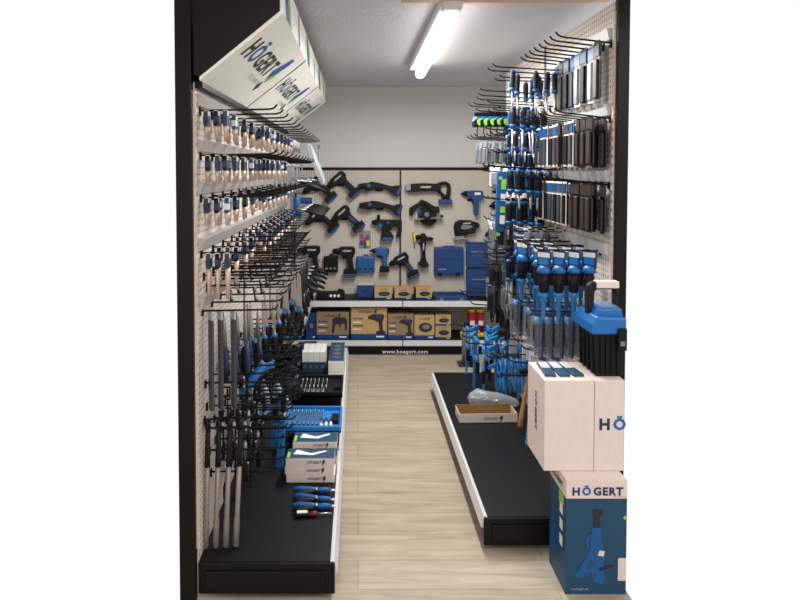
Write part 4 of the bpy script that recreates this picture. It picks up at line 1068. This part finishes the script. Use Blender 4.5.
def hammerdrill():
    t = thing('rotary_hammer', '', 'hammer drill')
    MB().prism(P2((-.12, .01), (-.11, .055), (-.08, .062), (.12, .06), (.13, .05), (.13, -.05), (.10, -.10), (.07, -.10), (.10, -.03), (.085, .0), (.03, .0), (.0, -.06), (-.05, -.06), (-.07, .0)), -.034, .034, 'y').build('housing', PLAS, t, .008)
    MB().chain([((-.11, 0, .035), .026), ((-.135, 0, .035), .022), ((-.155, 0, .035), .012)], 12).build('chuck', PLAS, t)
    MB().chain([((-.09, 0, .05), .014), ((-.09, 0, .10), .016), ((-.09, 0, .105), .01)], 10).build('side_handle', PLAS, t)
    MB().cyl((-.075, -.036, .005), (-.075, -.033, .005), .022, n=14).build('mode_dial', BLUE, t); MB().cyl((-.0, -.036, .035), (-.0, -.033, .035), .012, n=12).build('mode_dial', BLUE, t)
    bt_ = MB().prism(P2((-.05, -.06), (.03, -.055), (.055, -.10), (.04, -.135), (-.065, -.135), (-.07, -.10)), -.036, .036, 'y').build('battery', PLAS, t, .006)
    MB().b2((-.06, -.038, -.135), (.04, .036, -.105)).build('battery_panel', NAVY, bt_, .004)
    return t
def vertgrinder():
    t = thing('polisher', '', 'polisher')
    MB().prism(P2((-.03, .05), (-.01, .075), (.02, .07), (.035, .04), (.09, .035), (.1, .02), (.085, .005), (.03, .005), (.02, -.08), (.025, -.16), (.04, -.21), (-.03, -.215), (-.02, -.15), (-.025, .0)), -.03, .03, 'y').build('housing', PLAS, t, .008)
    MB().cyl((-.075, 0, .03), (-.03, 0, .04), .022, n=12).build('spindle', PLAS, t)
    MB().cyl((-.09, 0, .028), (-.075, 0, .03), .055, n=20).build('pad', YEL, t)
    MB().prism(P2((-.045, -.20), (.05, -.205), (.055, -.235), (.0, -.25), (-.05, -.215)), -.036, .036, 'y').build('battery', PLAS, t, .006); MB().b2((-.024, -.0312, -.15), (-.012, -.029, -.07)).build('blue_panel', BLUE, t)
    put_text(LOGOW, (.002, -.0305, -.05), (PI/2, PI/2, 0), .016, t, 'logo')
    return t
NT = [0]
def hang(kindf, px, py, ang, label, sc=1.0, off=.055):
    x, z = aty(px, py, BY-off)
    o = kindf.put((x, BY-off, z), (0, -R(ang), 0), label, None, (sc, sc, sc)) if isinstance(kindf, Kind) else kindf()
    if not isinstance(kindf, Kind):
        o.location = (x, BY-off, z); o.rotation_euler = (0, -R(ang), 0); o['label'] = label; o.scale = (sc, sc, sc)
    # double prong holder behind the tool
    h = thing('tool_holder', 'black prong holder behind the ' + label, 'hook', (x, BY-.001, z-.03))
    for s in (-1, 1): MB().tube([(s*.025, 0, 0), (s*.025, -.05, -.0), (s*.025, -.075, .012)], .003, 6).build('prong', PLAS, h)
    MB().b2((-.035, -.004, -.012), (.035, .0, .012)).build('back_plate', PLAS, h)
    return o
hang(DR, 316, 187, 42, 'tilted black drill, partly hidden by goods at left', 1.0)
hang(DR, 340, 182, 40, 'tilted black drill, upper one left of the grinders', 1.0)
hang(DR, 318, 218, 44, 'tilted black drill behind the small clear bit set')
hang(DR2, 344, 216, 40, 'tilted black drill, lower one left of the small accessory card')
hang(GRI, 379, 187, -6, 'black cordless grinder, upper of two alike', .98)
hang(GRI, 380, 206, -6, 'black cordless grinder, lower of two alike', .98)
hang(recip, 431, 187, 0, 'black reciprocating saw with grey shoe at top right bay')
hang(wrenchgun, 472, 197, 0, 'blue pistol shaped impact wrench with a white label')
hang(circsaw, 425, 213, 3, 'black circular saw with silver base plate')
hang(jigsaw, 465, 229, 6, 'black jigsaw with a silver sole plate')
hang(hammerdrill, 388, 226, 0, 'black rotary hammer with blue dials')
hang(vertgrinder, 423, 241, 0, 'upright black polisher with a yellow pad')
hang(DR, 311, 254, 0, 'upright black drill behind goods at left')
hang(DR, 346, 255, 0, 'upright black drill between the black case and blue case')
hang(IMP, 381, 254, 0, 'small blue and black impact driver', .95)
hang(DR2, 402, 262, 28, 'tilted black drill in front of the middle upright', .92)
hang(GRI, 493, 229, 40, 'dark tool half hidden by the blue spirit level', .5)
hang(IMP, 497, 189, 0, 'dark tool partly hidden by right hooks, upper', .5)
hang(DR, 497, 205, 30, 'dark tool partly hidden by right hooks, lower', .55)
# accessory card
x, z = aty(365, 231, BY-.02)
t = thing('accessory_card', 'small clear pack of coloured bits on the back panel', 'tool pack', (x, BY-.012, z))
MB().b2((-.055, -.012, -.155), (.055, .0, .0)).build('clear_case', CLEAR, t, .004); MB().b2((-.055, -.003, -.155), (.055, .003, -.0)).build('backing_card', MGREY, t); MB().b2((-.02, -.012, -.0), (.02, .0, .03)).build('hang_tab', CLEAR, t)
for k, (xx, zz, m_) in enumerate(((-.03, -.05, RED), (.025, -.06, BLUE), (-.03, -.11, NAVY), (.0, -.085, RED), (.028, -.115, YEL), (.0, -.13, TEAL))): MB().b2((xx-.013, -.0135, zz-.022), (xx+.013, -.004, zz+.022)).build('bit_holder', m_, t)
# hanging cases
def case(px0, py0, px1, py1, label, m, style, d=.06):
    xa, za = aty(px0, py0, BY-.03); xb, zb = aty(px1, py1, BY-.03); zb = max(zb, .484) if zb < .6 else zb; w_, h_ = xb-xa, za-zb
    t = thing('tool_case', label, 'tool case', (xa, BY-.004, zb))
    MB().b2((0, -d, 0), (w_, 0, h_)).build('shell', m, t, .008)
    if style == 'closed':
        MB().frame((w_*.08, h_*.1), (w_*.92, h_*.92), .008, -d-.004, -d+.001, 'y').build('raised_frame', m, t, .002)
        MB().b2((w_*.1, -d-.003, h_*.55), (w_*.9, -d+.001, h_*.60)).build('groove', INKN, t)
        for s in (.2, .8): MB().b2((w_*s-.02, -d-.008, -.006), (w_*s+.02, -d+.002, .03)).build('latch', PLAS, t, .003)
        MB().b2((w_*.12, -d-.003, h_*.2), (w_*.4, -d+.001, h_*.25)).build('tool_strip', CHROME, t)
        MB().b2((w_*.3, -d*.7, h_), (w_*.7, -d*.3, h_+.014)).build('handle', m, t, .004)
    elif style == 'open':
        for k in range(4): MB().b2((w_*.2, -d-.004, h_*(.25+.17*k)), (w_*.85, -d+.001, h_*(.29+.17*k))).build('moulded_slot', (INKN, BLUE, STEEL, INKN)[k], t)
        MB().frame((0.0, 0.0), (w_, h_), .008, -d-.008, -d+.001, 'y').build('rim', m, t, .002)
    else:
        for k in range(3): MB().b2((w_*(.08+.3*k), -d-.006, h_*.12), (w_*(.3+.3*k), -d+.001, h_*.9)).build('moulded_cell', m, t, .004)
        for k in range(3): MB().b2((w_*(.1+.3*k), -d-.008, h_*.22), (w_*(.28+.3*k), -d-.002, h_*.3)).build('clip', PLAS if m is not PLAS else CHROME, t)
        MB().b2((w_*.38, -d*.6, h_), (w_*.62, -d*.3, h_+.015)).build('handle', m, t)
    return t
case(324, 256, 338, 272, 'small black case between two upright drills', PLAS, 'cells')
case(356.5, 256, 374.5, 272.5, 'small bright blue case hanging right of an upright drill', BLUE, 'cells')
case(434, 247, 463, 275, 'closed blue case hanging on the right back panel', NAVY, 'closed')
case(466, 242, 491, 266, 'lid half of blue tool case, upper one at right', NAVY, 'open')
case(466, 268, 492, 298, 'open blue case with moulded wrench slots, standing on the shelf', NAVY, 'open', .09)
SZ = .482
def shelf_at(px, py): return atz(px, py, SZ)
# blue tray lying on the shelf
x0, y0 = atz(436, 302, SZ); x1, _ = atz(468, 302, SZ)
t = thing('tool_tray', 'flat open blue tray lying on the upper shelf', 'tool tray', ((x0+x1)/2, BY-.20, SZ+.0015), (R(0), 0, 0))
MB().b2((-(x1-x0)/2, -.14, 0), ((x1-x0)/2, .10, .02)).build('tray_floor', NAVY, t, .003); MB().frame((-(x1-x0)/2, -.14), ((x1-x0)/2, .10), .012, .018, .04, 'z').build('rim', NAVY, t, .003)
for k in range(3): MB().b2((-.1+.07*k, -.08, .02), (-.07+.07*k, .03, .03)).build('moulded_slot', INKN, t)
for s in (-1, 1): MB().b2((s*.09-.015, -.155, .0), (s*.09+.015, -.14, .03)).build('latch', STEEL, t)
# cartons
def carton(px0, px1, py0, py1, label, face, fy, sz, d, style, group=None, turn=0, plain=False):
    xa, za = aty(px0, py0, fy); xb, _ = aty(px1, py0, fy); _, zb = aty(px0, py1, fy)
    h_ = max(.05, za-sz-.001); w_ = xb-xa
    t = thing('tool_carton', label, 'box', ((xa+xb)/2, fy, sz+.001), (0, 0, R(turn)), group)
    m = MB(); m.b2((-w_/2, 0, h_*.17), (w_/2, d, h_), 0); m.b2((-w_/2, 0, 0), (w_/2, d, h_*.17), 1)
    m.m[3] = 1; m.m[5] = 1
    for i_ in (3, 5): m.m[i_] = 2
    m.build('carton', [face, NAVY, NAVY], t)
    f = -.0012
    if style == 'drill':
        s = h_*.9/.28; ox, oz = w_*.24, h_*.60
        MB().prism([(ox+s*a*.75, oz+s*b*.75) for a, b in ((-.13, .02), (-.12, .05), (-.07, .078), (.06, .08), (.09, .06), (.07, -.005), (.062, -.03), (.07, -.135), (.1, -.145), (.1, -.19), (-.02, -.19), (-.02, -.145), (.022, -.135), (.012, -.03), (-.05, .0))], f, f+.001, 'y').build('printed_drill', INK, t)
        MB().prism([(ox+s*a*.75, oz+s*b*.75) for a, b in ((-.03, .03), (-.02, .065), (.05, .06), (.05, .03))], f-.0005, f, 'y').build('printed_accent', TEAL, t)
    elif style == 'saw':
        ox, oz = w_*.2, h_*.53
        MB().prism([(ox+w_*a, oz+h_*b) for a, b in ((-.24, -.3), (-.2, .1), (-.22, .2), (-.1, .28), (.15, .28), (.24, .2), (.24, -.2), (.18, -.22), (.16, .05), (.05, .02), (.02, -.15), (-.02, .02), (-.12, .0), (-.16, -.3))], f, f+.001, 'y').build('printed_saw', INK, t)
        MB().prism([(ox+w_*a, oz+h_*b) for a, b in ((-.04, -.28), (.12, -.28), (.06, -.1))], f-.0005, f, 'y').build('printed_accent', MGREY, t)
    else:
        n = 16; MB().prism([(w_*.05+w_*.34*math.cos(2*PI*k/n), h_*.5+h_*.2*math.sin(2*PI*k/n)) for k in range(n)], f, f+.001, 'y').build('printed_battery', INK, t)
        MB().prism([(w_*.08+w_*.2*math.cos(2*PI*k/n), h_*.52+h_*.1*math.sin(2*PI*k/n)) for k in range(n)], f-.0005, f, 'y').build('printed_accent', TEAL if style == 'battery' else MGREY, t)
    if not plain: put_text(LOGOS, (0 if style != 'drill' else -.01, f, h_*.86), FRONT, min(h_*.11, w_*.1), t, 'logo')
    if style in ('drill', 'saw'):
        for k in range(4): MB().b2((-w_*.45, f, h_*(.30+.11*k)), (-w_*(.16 if k % 2 else .22), f+.0008, h_*(.335+.11*k))).build('printed_lines', (WHITE, INK, WHITE, NAVY)[k], t)
    MB().b2((w_*.2, f, h_*.06), (w_*.42, f+.0008, h_*.11)).build('printed_web_line', WHITE, t)
    return t
LY = BY-.33; LZ = DK-.012
carton(316.5, 349, 312, 337, 'kraft carton with printed black saw drill, leftmost on the lower shelf', KRAFTD, LY, LZ, .22, 'saw')
carton(351, 387, 307.5, 337, 'tallest kraft carton with printed black drill on the lower shelf', KRAFT, LY, LZ, .24, 'drill')
carton(388, 413.5, 314, 337, 'dark kraft carton with printed drill, third on the lower shelf', KRAFTD, LY, LZ, .22, 'drill')
carton(414.5, 434.5, 315.5, 337, 'kraft carton with printed grey sander on the lower shelf', KRAFT, LY, LZ, .22, 'sander')
c1 = carton(435.5, 451, 326, 337.5, 'small kraft battery carton, lower of two stacked', KRAFT, LY, LZ, .16, 'battery')
h1 = aty(435, 326, LY)[1]
carton(435.5, 451, 315, 326, 'small kraft battery carton, upper of two stacked', KRAFT, LY, h1+.001, .16, 'battery')
carton(306, 315.5, 313, 337, 'dark blue carton end at far left of the lower shelf', NAVY, LY, LZ, .2, 'sander', None, 0, True)
SY_ = BY-.27
carton(374.5, 392, 288, 300, 'small kraft battery carton beside the dark blue box on upper shelf', KRAFT, SY_, SZ, .14, 'battery', None, 3)
carton(394.5, 411.5, 288.5, 300, 'small kraft battery carton, middle one on the upper shelf', KRAFT, SY_, SZ, .14, 'battery', None, 4)
carton(416, 432, 288, 300, 'small kraft battery carton, rightmost on the upper shelf', KRAFT, SY_, SZ, .14, 'battery', None, 5)
x0, y0 = aty(357, 295, BY-.15)
t = thing('tool_carton', 'dark blue box standing back on the upper shelf', 'box', (x0+.085, BY-.13, SZ+.001))
MB().b2((-.085, -.05, 0), (.08, .05, .115)).build('carton', NAVY, t, .002); MB().prism([(-.04, .04), (.03, .07), (.035, .085), (-.03, .06)], -.051, -.0502, 'y').build('printed_tool', INK, t); MB().b2((-.08, -.05, .1152), (.075, .05, .118)).build('pale_lid', STRIP, t)
# black socket rack on the upper shelf
x0, z0 = aty(331, 295, BY-.27)
t = thing('socket_rack', 'black rack with three pale socket ends on the upper shelf', 'rack', (x0, BY-.25, SZ+.001))
MB().b2((-.125, -.05, 0), (.125, .05, .07)).build('rack_body', PLAS, t, .006); MB().b2((.06, -.02, .07), (.11, .02, .09)).build('catch', PLAS, t)
for k in range(3): MB().cyl((.0+.035*k, -.053, .04), (.0+.035*k, -.049, .04), .013, n=12).build('socket_end', WHITE, t)
# two spray cans and yellow bottles on the base shelf at right
for k, (px) in enumerate((471.5, 480)):
    x, z = aty(px, 330, BY-.22)
    t = thing('spray_can', f'red spray can with yellow cap, {["left", "right"][k]} of two', 'can', (x, BY-.22, LZ+.001), (0, 0, 0), 'red spray cans')
    MB().chain([((0, 0, 0), .034), ((0, 0, .004), .036), ((0, 0, .045), .036)], 16).build('lower_band', YEL, t)
    MB().chain([((0, 0, .045), .0362), ((0, 0, .215), .0362), ((0, 0, .225), .03)], 16).build('can_body', RED, t)
    MB().b2((-.02, -.0372, .11), (.022, -.02, .15)).build('label', WHITE, t); MB().chain([((0, 0, .222), .03), ((0, 0, .25), .031), ((0, 0, .258), .024)], 14).build('cap', YEL, t)
for k, px in enumerate((462.5, 469, 478)):
    x, z = aty(px, 334, BY-.30)
    t = thing('yellow_bottle', f'small yellow and black bottle before the red cans, {ORD[k]} from left', 'bottle', (x, BY-.30, LZ+.001), (0, 0, 0), 'yellow bottles before the red cans')
    MB().chain([((0, 0, 0), .022), ((0, 0, .06), .022), ((0, 0, .075), .012)], 12).build('bottle', YEL, t); MB().chain([((0, 0, .07), .012), ((0, 0, .10), .012)], 10).build('cap', PLAS, t)
